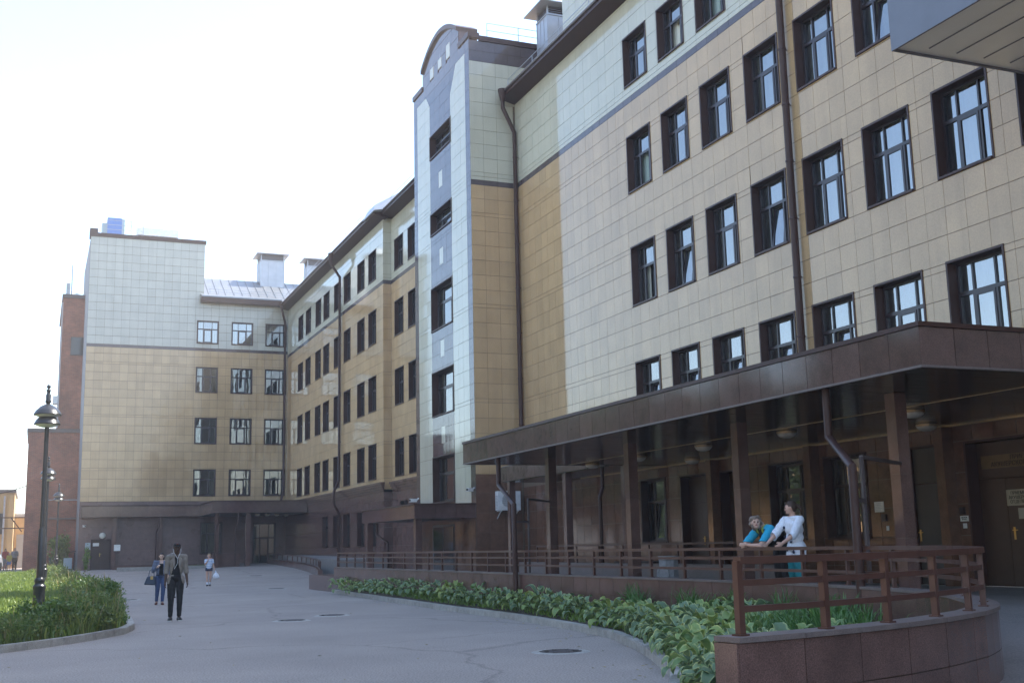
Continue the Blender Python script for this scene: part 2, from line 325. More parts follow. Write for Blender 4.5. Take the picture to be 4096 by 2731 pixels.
class MB:
    def __init__(s): s.v = []; s.f = []; s.m = []; s.uv = None
    def add(s, verts, faces, m=0):
        b = len(s.v); s.v.extend(tuple(v) for v in verts)
        for f in faces: s.f.append(tuple(i + b for i in f)); s.m.append(m)
    def box(s, x0, x1, y0, y1, z0, z1, m=0):
        s.add([(x0, y0, z0), (x1, y0, z0), (x1, y1, z0), (x0, y1, z0), (x0, y0, z1), (x1, y0, z1), (x1, y1, z1), (x0, y1, z1)],
              [(0, 3, 2, 1), (4, 5, 6, 7), (0, 1, 5, 4), (1, 2, 6, 5), (2, 3, 7, 6), (3, 0, 4, 7)], m)
    def hexa(s, p, m=0):
        s.add(p, [(0, 3, 2, 1), (4, 5, 6, 7), (0, 1, 5, 4), (1, 2, 6, 5), (2, 3, 7, 6), (3, 0, 4, 7)], m)
    def bar(s, a, b, w, h, m=0, up=(0, 0, 1)):
        a = Vector(a); b = Vector(b); d = (b - a).normalized(); up = Vector(up)
        if abs(d.dot(up)) > 0.98: up = Vector((1, 0, 0))
        x = d.cross(up).normalized() * (w / 2); y = x.cross(d).normalized() * (h / 2)
        s.hexa([a - x - y, a + x - y, b + x - y, b - x - y, a - x + y, a + x + y, b + x + y, b - x + y], m)
    def tube(s, pts, r, n=10, m=0, cap=True):
        pts = [Vector(p) for p in pts]; rs = r if isinstance(r, (list, tuple)) else [r] * len(pts)
        rings = []
        ref = None
        for i, p in enumerate(pts):
            if i == 0: d = pts[1] - p
            elif i == len(pts) - 1: d = p - pts[i - 1]
            else: d = (pts[i + 1] - p).normalized() + (p - pts[i - 1]).normalized()
            d.normalize()
            if ref is None:
                ref = Vector((0, 0, 1)) if abs(d.z) < 0.9 else Vector((1, 0, 0))
            x = d.cross(ref)
            if x.length < 1e-4: x = d.cross(Vector((0.3, 1, 0.2)))
            x.normalize(); y = d.cross(x).normalized(); ref = x.cross(d) if abs(d.z) < 0.9 else ref
            rings.append([p + (x * math.cos(2 * math.pi * k / n) + y * math.sin(2 * math.pi * k / n)) * rs[i] for k in range(n)])
        vs_ = [v for rg in rings for v in rg]; fs = []
        for i in range(len(pts) - 1):
            for k in range(n):
                fs.append((i * n + k, i * n + (k + 1) % n, (i + 1) * n + (k + 1) % n, (i + 1) * n + k))
        if cap:
            fs.append(tuple(reversed(range(n)))); fs.append(tuple((len(pts) - 1) * n + k for k in range(n)))
        s.add(vs_, fs, m)
    def lathe(s, prof, c=(0, 0, 0), n=20, m=0):
        vs_ = []; fs = []
        for r_, z in prof:
            for k in range(n):
                a = 2 * math.pi * k / n
                vs_.append((c[0] + r_ * math.cos(a), c[1] + r_ * math.sin(a), c[2] + z))
        for i in range(len(prof) - 1):
            for k in range(n):
                fs.append((i * n + k, i * n + (k + 1) % n, (i + 1) * n + (k + 1) % n, (i + 1) * n + k))
        if prof[0][0] > 1e-4: fs.append(tuple(reversed(range(n))))
        if prof[-1][0] > 1e-4: fs.append(tuple((len(prof) - 1) * n + k for k in range(n)))
        s.add(vs_, fs, m)
    def prism(s, poly, y0, y1, m=0):
        """poly: list of (x,z); extruded y0..y1"""
        n = len(poly)
        ar = sum(poly[i][0] * poly[(i + 1) % n][1] - poly[(i + 1) % n][0] * poly[i][1] for i in range(n))
        if ar < 0: poly = poly[::-1]
        vs_ = [(x, y0, z) for x, z in poly] + [(x, y1, z) for x, z in poly]
        fs = [tuple(range(n)), tuple(reversed(range(n, 2 * n)))]
        for i in range(n): fs.append((i, n + i, n + (i + 1) % n, (i + 1) % n))
        s.add(vs_, fs, m)
    def ball(s, c, r, nu=10, nv=7, m=0, M=None):
        rx, ry, rz = r if isinstance(r, (tuple, list)) else (r, r, r)
        vs_ = [(0, 0, -rz)]; fs = []
        for i in range(1, nv):
            t = -math.pi / 2 + math.pi * i / nv
            for k in range(nu):
                a = 2 * math.pi * k / nu
                vs_.append((rx * math.cos(t) * math.cos(a), ry * math.cos(t) * math.sin(a), rz * math.sin(t)))
        vs_.append((0, 0, rz))
        for k in range(nu): fs.append((0, 1 + (k + 1) % nu, 1 + k))
        for i in range(nv - 2):
            for k in range(nu):
                a = 1 + i * nu + k; b = 1 + i * nu + (k + 1) % nu
                fs.append((a, b, b + nu, a + nu))
        t = len(vs_) - 1
        for k in range(nu): fs.append((1 + (nv - 2) * nu + k, 1 + (nv - 2) * nu + (k + 1) % nu, t))
        if M is not None: vs_ = [M @ Vector(v) for v in vs_]
        s.add([Vector(v) + Vector(c) for v in vs_], fs, m)
    def mesh(s, name, mats, smooth=False, M=None):
        me = bpy.data.meshes.new(name)
        vv = s.v if M is None else [M @ Vector(v) for v in s.v]
        me.from_pydata([tuple(v) for v in vv], [], s.f)
        for mm in (mats if isinstance(mats, (list, tuple)) else [mats]): me.materials.append(MATS[mm])
        me.polygons.foreach_set("material_index", s.m)
        if smooth: me.polygons.foreach_set("use_smooth", [True] * len(me.polygons))
        me.update()
        return me
    def build(s, name, mats, parent=None, M=I4, smooth=False):
        return link(name, s.mesh(name, mats, smooth), M, parent)

def smooth_angle(me, ang=40):
    try: me.set_sharp_from_angle(angle=R(ang))
    except Exception: pass
    return me

# ------------------------------------------------------------------ ground height
def gz(x, y):
    if y < 48: return 0.0
    k = min(1.0, (y - 48) / 37.0)
    s = k * k * (3 - 2 * k) * 0.5 + k * 0.5
    z = 0.60 * s
    if x > 8: z += 0.20 * s * min(1, (x - 8) / 5)
    return z

def ground_sheet():
    xs = [-1500, -300, -80, -30, -10, 0, 4, 8, 10, 12, 14, 18, 30, 80, 300, 1500]
    ys = [-1500, -200, -40, 0, 20, 48, 54, 60, 66, 72, 78, 85, 95, 130, 300, 900, 4000]
    mb = MB()
    vs_ = [(x, y, gz(x, y)) for y in ys for x in xs]; n = len(xs)
    mb.add(vs_, [(j * n + i, j * n + i + 1, (j + 1) * n + i + 1, (j + 1) * n + i) for j in range(len(ys) - 1) for i in range(n - 1)])
    tag(mb.build("ground", "asphalt"), kind="structure")
ground_sheet()

# ================================================================== THE HOSPITAL
XM, XD, YW, XT, YT = 17.39, 16.94, 85.0, 15.43, 41.2
bld = thing("hospital_building", "long modern hospital building clad in cream and ochre tiles above a brown granite ground floor", "building", (XM, 20, 0.6))
MXM = T(XM, 0, 0) @ RZ(R(-90))        # local x = -worldY, y = inward (+X), z up
MXD = T(XD, 0, 0) @ RZ(R(-90))
MXT = T(XT, 0, 0) @ RZ(R(-90))
MYW = T(0, YW, 0)                      # local x = worldX, y = inward (+Y)
MYT = T(0, YT, 0)
MYJ = T(0, 59.1, 0)
TILES = []       # (M, poly or rect, matname)

def subtract(rect, holes):
    out = [rect]
    for (hx0, hx1, hz0, hz1) in holes:
        nxt = []
        for (x0, x1, z0, z1) in out:
            if hx1 <= x0 or hx0 >= x1 or hz1 <= z0 or hz0 >= z1: nxt.append((x0, x1, z0, z1)); continue
            if hx0 > x0: nxt.append((x0, hx0, z0, z1))
            if hx1 < x1: nxt.append((hx1, x1, z0, z1))
            a, b = max(x0, hx0), min(x1, hx1)
            if hz0 > z0: nxt.append((a, b, z0, hz0))
            if hz1 < z1: nxt.append((a, b, hz1, z1))
        out = nxt
    return out

def backing(M, x0, x1, z0, z1, holes, y=0.02, mtl="joint_dark", name="wall"):
    mb = MB()
    xs = sorted({x0, x1} | {min(max(h[k], x0), x1) for h in holes for k in (0, 1)})
    zs = sorted({z0, z1} | {min(max(h[k], z0), z1) for h in holes for k in (2, 3)})
    for i in range(len(xs) - 1):
        for j in range(len(zs) - 1):
            cx, cz = (xs[i] + xs[i + 1]) / 2, (zs[j] + zs[j + 1]) / 2
            if any(h[0] < cx < h[1] and h[2] < cz < h[3] for h in holes): continue
            if xs[i + 1] - xs[i] < 1e-5 or zs[j + 1] - zs[j] < 1e-5: continue
            mb.add([(xs[i], y, zs[j]), (xs[i + 1], y, zs[j]), (xs[i + 1], y, zs[j + 1]), (xs[i], y, zs[j + 1])], [(0, 1, 2, 3)])
    return mb.build(name, mtl, bld, M)

def cols(x0, x1, step):
    n = max(1, round((x1 - x0) / step))
    return [x0 + (x1 - x0) * i / n for i in range(n + 1)]

def tile_grid(M, xj, zj, holes, mf, wall, kind="tile", depth=0.014, gap=0.008, vgap=None):
    vgap = vgap or gap * 1.6
    for i in range(len(xj) - 1):
        for j in range(len(zj) - 1):
            r0 = (xj[i] + gap / 2, xj[i + 1] - gap / 2, zj[j] + vgap / 2, zj[j + 1] - vgap / 2)
            for r in subtract(r0, [(h[0] - .004, h[1] + .004, h[2] - .004, h[3] + .004) for h in holes]):
                if r[1] - r[0] < 0.03 or r[3] - r[2] < 0.03: continue
                m_ = mf((r[0] + r[1]) / 2, (r[2] + r[3]) / 2)
                TILES.append((M, [(r[0], r[2]), (r[1], r[2]), (r[1], r[3]), (r[0], r[3])], m_, wall, kind, depth))

# tile courses (window head lines carry a thin course)
ZC = [15.98, 16.13, 16.31] + [16.31 + .588 * i for i in range(1, 6)]       # up to 19.25
ZJ = []
for top in (7.20, 10.93, 14.63):
    ZJ += [top - .15 - .597 * k for k in range(5, -1, -1)] + [top]
ZJ = sorted(set(round(z, 3) for z in ZJ if z > 4.3) | {15.20, 15.77})
ZALL = ZJ + ZC
def fmat(x, z):
    if 15.77 <= z <= 15.98: return "tile_brown"
    return "tile_cream" if z > 15.97 else "tile_ochre"

# ---- windows ------------------------------------------------------
WIN = {}
def window_meshes(w, h, dep, opn, key):
    k = (round(w, 2), round(h, 2), dep, opn, key)
    if k in WIN: return WIN[k]
    d = {}
    mb = MB()     # surround: brown metal lining of the opening, 22 mm proud
    e = 0.03
    mb.box(-e, 0.02, -0.022, dep, -e, h + e); mb.box(w - 0.02, w + e, -0.022, dep, -e, h + e)
    mb.box(0.02, w - 0.02, -0.022, dep, h - 0.02, h + e); mb.box(0.02, w - 0.02, -0.05, dep, -e, 0.02)
    d["window"] = mb.mesh("window", "brown_metal")
    y0, y1 = dep - 0.07, dep
    fr = MB(); t = 0.06; tz = h * 0.64; s0, s1 = w * .30, w * .70
    a, b, c, g = 0.02, w - 0.02, 0.02, h - 0.02
    fr.box(a, a + t, y0, y1, c, g); fr.box(b - t, b, y0, y1, c, g); fr.box(a + t, b - t, y0, y1, g - t, g); fr.box(a + t, b - t, y0, y1, c, c + t)
    fr.box(a + t, b - t, y0, y1, tz - .04, tz + .04)
    for sx in (s0, s1):
        fr.box(sx - .03, sx + .03, y0, y1, c + t, tz - .04); fr.box(sx - .022, sx + .022, y0, y1, tz + .04, g - t)
    d["frame"] = fr.mesh("frame", "frame_dark")
    sa = MB(); u = 0.055; sw = s1 - s0 - .06; sh = tz - .04 - c - t
    sa.box(0, u, -.025, .03, 0, sh); sa.box(sw - u, sw, -.025, .03, 0, sh); sa.box(u, sw - u, -.025, .03, 0, u); sa.box(u, sw - u, -.025, .03, sh - u, sh)
    d["sash"] = sa.mesh("sash", "frame_dark")
    Ms = T(s0 + .03, y0 + .01, c + t)
    if opn == 1: Ms = Ms @ Matrix.Rotation(R(-7), 4, 'X')           # tilted inwards at the top
    if opn == 2: Ms = T(s1 - .03, y0 + .02, c + t) @ RZ(R(-26)) @ T(-sw, 0, 0)    # swung inwards
    d["Ms"] = Ms
    def pane(pw, ph):
        p = MB(); p.add([(0, 0, 0), (pw, 0, 0), (pw, 0, ph), (0, 0, ph)], [(0, 1, 2, 3)]); return p.mesh("pane", "glass")
    yy = y0 + .035
    d["panes"] = [(pane(s0 - .03 - a - t, sh), T(a + t, yy, c + t)), (pane(b - t - s1 - .03, sh), T(s1 + .03, yy, c + t)),
                  (pane(s0 - .022 - a - t, g - t - tz - .04), T(a + t, yy, tz + .04)), (pane(s1 - s0 - .044, g - t - tz - .04), T(s0 + .022, yy, tz + .04)),
                  (pane(b - t - s1 - .022, g - t - tz - .04), T(s1 + .022, yy, tz + .04))]
    d["sp"] = (pane(sw - 2 * u, sh - 2 * u), Ms @ T(u, 0.0, u))
    rm = MB(); Y0, Y1 = dep + .001, dep + 1.6
    rm.add([(-.5, Y1, -.6), (w + .5, Y1, -.6), (w + .5, Y1, h + .5), (-.5, Y1, h + .5), (-.5, Y0, -.6), (w + .5, Y0, -.6), (w + .5, Y0, h + .5), (-.5, Y0, h + .5)],
           [(0, 1, 2, 3), (4, 5, 1, 0), (5, 6, 2, 1), (6, 7, 3, 2), (7, 4, 0, 3)])
    d["room"] = rm.mesh("room", "room")
    WIN[k] = d
    return d

CURT = {}
def curtain_mesh(x0, x1, z0, z1, mtl, amp=0.02):
    k = (round(x0, 2), round(x1, 2), round(z0, 2), round(z1, 2), mtl)
    if k in CURT: return CURT[k]
    mb = MB(); n = max(6, int((x1 - x0) / 0.045)); vs_ = []
    for i in range(n + 1):
        x = x0 + (x1 - x0) * i / n
        y = amp * (math.sin(i * 1.9) + .4 * math.sin(i * 4.1))
        vs_ += [(x, y, z0), (x, y * .8, z1)]
    mb.add(vs_, [(2 * i, 2 * i + 2, 2 * i + 3, 2 * i + 1) for i in range(n)])
    CURT[k] = mb.mesh("curtain", mtl, smooth=True)
    return CURT[k]

def window(M, x, z, w, h, dep=0.28, opn=0, cur=None):
    d = window_meshes(w, h, dep, opn, 0)
    Mw = M @ T(x, 0, z)
    wo_ = link("window", d["window"], Mw, bld)
    link("frame", d["frame"], Mw, wo_)
    link("sash", d["sash"], Mw @ d["Ms"], wo_)
    for pm, pM in d["panes"]: link("pane", pm, Mw @ pM, wo_)
    link("pane", d["sp"][0], Mw @ d["sp"][1], wo_)
    link("room", d["room"], Mw, wo_)
    cur = cur or random.choice(["full", "full", "sides", "left", "full", "blind"])
    y = dep + .11
    mt = "curtain" if random.random() < .75 else "curtain_green"
    if cur == "full": link("curtain", curtain_mesh(0.0, w, -.05, h - .02, mt), Mw @ T(0, y, 0), wo_)
    if cur in ("sides", "left"): link("curtain", curtain_mesh(0.0, w * .36, -.05, h - .02, mt), Mw @ T(0, y, 0), wo_)
    if cur == "sides": link("curtain", curtain_mesh(w * .7, w, -.05, h - .02, mt), Mw @ T(0, y, 0), wo_)
    if cur == "blind": link("curtain", curtain_mesh(0.0, w, h * .42, h, "curtain", 0.006), Mw @ T(0, y, 0), wo_)

# ---- main facade (X = 17.39), world Y 3..41.2 ---------------------
colY = [31.80 - 2.272 * k for k in range(9)]           # far jamb of each window column
rows = [(5.30, 1.90), (9.03, 1.91), (12.76, 1.88), (16.37, 1.69)]
W_ = 1.52
main_open = []
for ci, Y in enumerate(colY):
    for ri, (z, h) in enumerate(rows):
        main_open.append((-Y, -Y + W_, z, z + h, ci, ri))
holes = [o[:4] for o in main_open]
w_main = backing(MXM, -41.2, -2.0, 4.2, 19.6, holes)
OPEN = {(0, 1): 2, (1, 1): 1, (0, 2): 2, (1, 3): 2, (2, 3): 2, (6, 1): 0, (5, 2): 1, (6, 2): 1, (3, 1): 1, (1, 0): 1, (2, 0): 1, (3, 0): 1, (4, 0): 1, (0, 0): 1, (2, 1): 0}
for (x0, x1, z0, z1, ci, ri) in main_open:
    window(MXM, x0, z0, W_, z1 - z0, 0.28, OPEN.get((ci, ri), 0), "full" if ri in (1, 2) and ci > 3 else None)
xj = sorted(set([round(-41.2 + .578 * i, 3) for i in range(0, 69) if -41.2 + .578 * i < -2]))
tile_grid(MXM, xj, ZALL + [19.55], holes, fmat, w_main)

# ---- main-plane piece beyond the tower (Y 48.6..59.1) --------------
open2 = []
for Y in (58.40, 55.94, 53.2, 50.9):
    for ri, (z, h) in enumerate(rows): open2.append((-Y, -Y + W_, z, z + h))
w2 = backing(MXM, -59.1, -48.6, 5.0, 19.6, open2)
for o in open2: window(MXM, o[0], o[2], W_, o[3] - o[2])
tile_grid(MXM, cols(-59.1, -48.6, .585), [5.0] + ZALL + [19.55], open2, fmat, w2)

# ---- jog return and middle block (X = 16.94, Y 59.1..85) -----------
w3 = backing(MYJ, XD, XM, 5.0, 19.5, [])
tile_grid(MYJ, [XD, XM], [5.0] + ZALL + [19.45], [], fmat, w3)
open3 = []
midY = [81.04, 78.55, 75.50, 73.15, 70.24, 67.70, 64.50, 62.05]
for Y in midY:
    for (z, h) in rows: open3.append((-Y, -Y + W_, z, z + h))
w4 = backing(MXD, -85.0, -59.1, 5.05, 19.6, open3)
for o in open3: window(MXD, o[0], o[2], W_, o[3] - o[2])
tile_grid(MXD, cols(-85.0, -59.1, .585), [5.05] + ZALL + [19.55], open3, fmat, w4)

# ---- far wing (Y = 85) ---------------------------------------------
open5 = [(x, x + W_, z, z + h) for x in (10.33, 12.82, 15.31) for (z, h) in ((16.62, 1.66), (13.01, 1.84), (9.30, 1.86), (5.58, 1.86))]
wz = [5.22, 5.57, 6.17, 6.77, 7.36, 7.52, 8.12, 8.72, 9.32, 9.92, 10.52, 11.12, 11.27, 11.87, 12.47, 13.07, 13.67, 14.27, 14.86, 15.01, 15.6, 16.06, 16.27] + [16.27 + .5985 * i for i in range(1, 14)]
def wmat(x, z): return "tile_brown" if 16.06 <= z <= 16.27 else ("tile_cream_shade" if z > 16.26 else "tile_ochre_shade")
w5 = backing(MYW, 2.79, 10.75, 5.2, 24.05, open5)
backing(MYW, 10.75, XD, 5.2, 19.9, open5)
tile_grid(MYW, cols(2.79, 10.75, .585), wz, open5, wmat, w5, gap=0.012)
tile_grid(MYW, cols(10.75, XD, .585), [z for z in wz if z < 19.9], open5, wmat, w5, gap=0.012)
for o in open5: window(MYW, o[0], o[2], W_, o[3] - o[2], 0.12, 0, 'sides' if o[0] < 15 else None)
mb = MB()
mb.box(2.70, 10.83, 84.93, 86.0, 24.05, 24.32); mb.box(2.70, 3.25, 84.93, 86.0, 24.32, 24.62)
mb.build("parapet", "brown_metal", bld)
mb = MB(); mb.box(2.79, 10.0, 85.4, 97, 0, 24.04); mb.box(10.0, 10.75, 86.9, 97, 0, 24.04); mb.box(10.0, 10.75, 85.05, 86.9, 19.8, 24.04); mb.box(10.75, 40, 86.9, 91, 0, 19.8)
mb.build("wall", "grey_wall", bld)

# ---- stair tower (front X = 15.43, Y 41.2..48.6) --------------------
TO = [(-46.29, -43.54, 18.40, 19.44), (-46.29, -43.54, 14.92, 15.88), (-46.29, -43.58, 10.68, 12.56), (-46.29, -43.56, 7.02, 8.88), (-46.30, -43.58, 3.42, 5.30)]
w6 = backing(MXT, -48.6, -41.2, 3.2, 22.0, TO, name="wall")
def clip(poly, a, b, c):           # keep a*x+b*z<=c
    out = []
    for i in range(len(poly)):
        p, q = poly[i], poly[(i + 1) % len(poly)]
        fp, fq = a * p[0] + b * p[1] - c, a * q[0] + b * q[1] - c
        if fp <= 0: out.append(p)
        if fp * fq < 0:
            t = fp / (fp - fq); out.append((p[0] + (q[0] - p[0]) * t, p[1] + (q[1] - p[1]) * t))
    return out
zt = [3.2] + [z for z in ZALL if z > 3.3] + [19.78, 20.37, 20.96, 21.5, 22.0]
xt = [-48.6, -48.1, -47.5, -46.9, -46.29, -45.6, -44.92, -44.24, -43.55, -42.95, -42.35, -41.72, -41.2]
def halfplane(p, q):
    a, b = q[1] - p[1], -(q[0] - p[0]); return a, b, a * p[0] + b * p[1]
cutR = halfplane((-43.55, 20.40), (-42.75, 21.58)); cutL = halfplane((-46.85, 21.55), (-46.29, 20.90))
sq = [(-45.16, -44.68, (a + b) / 2 - .36, (a + b) / 2 + .36) for a, b in ((15.88, 18.40), (12.56, 14.92), (8.88, 10.68), (5.30, 7.02))]
sq += [(x, x + .5, 22.08 + d, 22.74 + d) for x, d in ((-46.2, 0), (-45.1, .06), (-44.0, .06))]
def tower_tiles():
    g = .012
    for i in range(len(xt) - 1):
        for j in range(len(zt) - 1):
            for r in subtract((xt[i] + g / 2, xt[i + 1] - g / 2, zt[j] + g / 2, zt[j + 1] - g / 2), TO + sq):
                if r[1] - r[0] < .03 or r[3] - r[2] < .03: continue
                poly = [(r[0], r[2]), (r[1], r[2]), (r[1], r[3]), (r[0], r[3])]
                cx, cz = (r[0] + r[1]) / 2, (r[2] + r[3]) / 2
                cream = -48.1 < cx < -46.29 or -43.55 < cx < -41.72
                if cream and cz > 20.3:
                    parts = []
                    if cx > -45:
                        a, b, c = cutR; parts = [(clip(poly, -a, -b, -c), "tile_cream"), (clip(poly, a, b, c), "tile_brown")]
                        # side below/right of the slant keeps the cream
                    else:
                        a, b, c = cutL; parts = [(clip(poly, -a, -b, -c), "tile_cream"), (clip(poly, a, b, c), "tile_brown")]
                    for pl, mm in parts:
                        if cz > 21.5: mm = "tile_brown"
                        if len(pl) >= 3: TILES.append((MXT, pl, mm, w6, "tile", .028))
                else:
                    TILES.append((MXT, poly, "tile_cream" if cream else "tile_brown", w6, "tile", .028))
    for s_ in sq:
        TILES.append((MXT, [(s_[0] + .01, s_[2] + .01), (s_[1] - .01, s_[2] + .01), (s_[1] - .01, s_[3] - .01), (s_[0] + .01, s_[3] - .01)], "tile_cream", w6, "tile", .028))
tower_tiles()
for (x0, x1, z0, z1) in TO: window(MXT, x0, z0, x1 - x0, z1 - z0, 0.34, 1 if z1 - z0 < 1.2 else 0, "full")
# tower side facing the camera
zs_t = [4.3] + ZALL + [19.84, 20.42, 21.0, 21.45, 21.9]
w7 = backing(MYT, XT, 20.0, 0.6, 21.9, [])
def smat(x, z): return "tile_brown" if (15.77 <= z <= 15.98 or z > 21.0) else ("tile_cream" if z > 15.97 else "tile_ochre")
tile_grid(MYT, [XT, 16.0, 16.58, XM - .08], [z for z in zs_t if z < 19.3], [], smat, w7)
tile_grid(MYT, cols(XT, 20.0, .576), [z for z in zs_t if z > 19.2], [], smat, w7)
tile_grid(MYT, [XT, 16.0, 16.58, XM - .08], [.6, 1.35, 2.1, 2.85, 3.6, 4.3], [], lambda x, z: "granite", w7, "granite_panel")
mb = MB()
mb.box(XT + 2.3, 24, 41.24, 48.58, 0.6, 21.85); mb.box(XT + .04, XT + 2.3, 48.5, 48.58, 0.6, 21.85); mb.box(XT + .04, XT + 2.3, 41.24, 48.5, 21.8, 21.85)
mb.build("wall", "joint_dark", bld)
# parapet shoulders, arched crown
mb = MB()
mb.box(XT - .05, XT + .45, 41.15, 42.42, 22.0, 22.22); mb.build("coping", "brown_metal", bld)
mb = MB(); mb.box(XT - .05, XT + .45, 47.25, 48.65, 22.0, 22.22); mb.build("coping", "brown_metal", bld)
mb = MB(); mb.box(XT + .45, 19.9, 41.15, 41.28, 21.9, 22.12); mb.build("coping", "brown_metal", bld)
arc = []
Yc, half = 44.84, 2.42
def arcz(y, base, sag): return base + sag * (1 - ((y - Yc) / half) ** 2)
nA = 18
mb = MB()
ysA = [Yc - half + 2 * half * i / nA for i in range(nA + 1)]
mb.prism([(-y, arcz(y, 22.80, .84)) for y in ysA] + [(-(Yc + half), 21.98), (-(Yc - half), 21.98)], 0.03, .78)
mb.build("gable", "granite_fascia", bld, MXT)
for i in range(nA):
    if i % 1 == 0:
        y0_, y1_ = ysA[i], ysA[i + 1]
        c_ = (y0_ + y1_) / 2
        for zz0, zz1 in ((22.0, 22.56), (22.57, 23.2), (23.21, 23.9)):
            poly = [(-y1_ + .006, zz0 + .006), (-y0_ - .006, zz0 + .006), (-y0_ - .006, min(zz1 - .006, arcz(y0_, 22.80, .84))), (-y1_ + .006, min(zz1 - .006, arcz(y1_, 22.80, .84)))]
            if poly[2][1] - poly[1][1] < .03 or poly[3][1] - poly[0][1] < .03: continue
            if any(s_[0] - .05 < -c_ < s_[1] + .05 and zz0 < (s_[2] + s_[3]) / 2 < zz1 + .3 and s_[2] > 22 for s_ in sq) and zz0 < 22.6: continue
            TILES.append((MXT, poly, "tile_brown", w6, "tile", .028))
mb = MB()
for i in range(nA):
    a, b = ysA[i], ysA[i + 1]
    za, zb = arcz(a, 22.80, .84), arcz(b, 22.80, .84)
    mb.hexa([(-a, -.10, za), (-b, -.10, zb), (-b, .86, zb), (-a, .86, za), (-a, -.10, za + .20), (-b, -.10, zb + .20), (-b, .86, zb + .20), (-a, .86, za + .20)][::1])
mb.build("coping", "brown_metal", bld, MXT)

# ---- granite ground floor of the main block ------------------------
GO = [(-31.81, -30.30, 1.60, 3.50, 'w'), (-24.97, -23.50, 1.60, 3.49, 'w'), (-22.70, -21.20, 1.60, 3.49, 'w'),
      (-29.40, -28.00, 0.60, 3.46, 'd'), (-27.26, -25.95, 0.60, 3.46, 'd'), (-19.75, -18.95, 0.60, 3.46, 'd'), (-18.13, -15.2, 0.60, 3.44, 'e')]
gh = [g[:4] for g in GO]
w8 = backing(MXM, -41.2, -2.0, 0.5, 4.2, gh)
tile_grid(MXM, cols(-41.2, -2.2, .578), [.6, .98, 1.6, 2.23, 2.86, 3.49, 3.80], gh, lambda x, z: "granite", w8, "granite_panel", gap=.014, vgap=.016)
for g in GO:
    if g[4] == 'w': window(MXM, g[0], g[2], g[1] - g[0], g[3] - g[2], .28, 1 if g[0] < -30 else 0, "full")
def door(M, x0, x1, z0, z1, dep, leaf0, leaf1, mtl, hx, transom=2.68, mirror=False):
    mb = MB(); e = .03
    mb.box(x0 - e, x0 + .02, -.02, dep, z0, z1 + e); mb.box(x1 - .02, x1 + e, -.02, dep, z0, z1 + e); mb.box(x0 + .02, x1 - .02, -.02, dep, z1 - .02, z1 + e)
    mb.box(x0 - .2, x1 + .2, dep + .06, dep + .1, z0, z1 + .1)
    d = mb.build("door", "brown_metal", bld, M)
    p = MB(); p.box(leaf0, leaf1, dep, dep + .05, z0 + .02, z0 + 2.08)
    p.build("door_leaf", mtl, d, M)
    p = MB(); p.box(x0 + .02, x1 - .02, dep + .002, dep + .05, z0 + 2.11, z1 - .02)
    if leaf0 - x0 > .1: p.box(x0 + .02, leaf0 - .012, dep + .004, dep + .05, z0 + .02, z0 + 2.09)
    if x1 - leaf1 > .1: p.box(leaf1 + .012, x1 - .02, dep + .004, dep + .05, z0 + .02, z0 + 2.09)
    p.build("door_panel", mtl, d, M)
    h = MB(); zz = z0 + 1.02
    h.box(hx - .022, hx + .022, dep - .012, dep, zz - .12, zz + .12); h.bar((hx, dep - .05, zz + .06), (hx + (.12 if not mirror else -.12), dep - .05, zz + .06), .018, .018); h.bar((hx, dep - .06, zz + .06), (hx, dep, zz + .06), .018, .018)
    h.build("handle", "gold", d, M)
    return d
door(MXM, -29.40, -28.00, .60, 3.46, .26, -28.72, -28.03, "door_brown", -28.64)
door(MXM, -27.26, -25.95, .60, 3.46, .26, -26.9, -25.98, "door_brown", -26.8)
door(MXM, -19.75, -18.95, .60, 3.46, .05, -19.72, -18.98, "door_olive", -19.66)
# entrance recess with signs
d_en = door(MXM, -18.13, -15.2, .60, 3.44, .27, -17.42, -16.4, "door_brown", -17.30)
# pilasters on the wall
for Y in (9.8, 14.27, 18.70, 23.13, 27.56):
    mb = MB(); mb.box(XM - .28, XM - .002, Y - .25, Y + .0, .6, 3.80)
    mb.build("pilaster", "granite", bld)

# ---- granite base of the middle block ------------------------------
bo = [(-Y, -Y + W_, 1.74, 3.64) for Y in (73.15, 70.24, 67.70, 64.50, 62.05)]
w9 = backing(MXD, -85.0, -59.1, 0.2, 5.05, bo)
for o in bo: window(MXD, o[0], o[2], W_, o[3] - o[2], .30, 0, "full")
tile_grid(MXD, cols(-85, -59.1, .87), [.2, .95, 1.74, 2.69, 3.64, 4.1, 4.55], bo, lambda x, z: "granite_wall", w9, "granite_slab")
w10 = backing(MXM, -59.1, -48.6, 0.2, 5.05, [(-57.6, -56.3, 3.4, 4.0)])
mb = MB(); mb.box(-57.6, -56.3, .2, .24, 3.4, 4.0); mb.box(-57.0, -56.9, .02, .2, 3.4, 4.0); mb.build("vent_opening", "brown_metal", bld, MXM)
tile_grid(MXM, cols(-59.1, -48.6, .87), [.2, .95, 1.74, 2.69, 3.4, 4.1, 4.55], [(-57.6, -56.3, 3.4, 4.0)], lambda x, z: "granite_wall", w10, "granite_slab")
tile_grid(MYJ, [XD, XM], [.2, .95, 1.74, 2.69, 3.64, 4.1, 4.55], [], lambda x, z: "granite_wall", w3, "granite_slab")
def cornice(y0, y1, x):
    mb = MB()
    for dz0, dz1, out in ((4.55, 4.68, .05), (4.68, 4.80, .12), (4.80, 4.92, .18), (4.92, 5.04, .25)):
        mb.box(x - out, x - .001, y0 - (out if y0 < 60 else 0), y1, dz0, dz1)
    mb.build("cornice", "granite_wall", bld)
cornice(59.1, 84.7, XD); cornice(48.7, 58.8, XM)

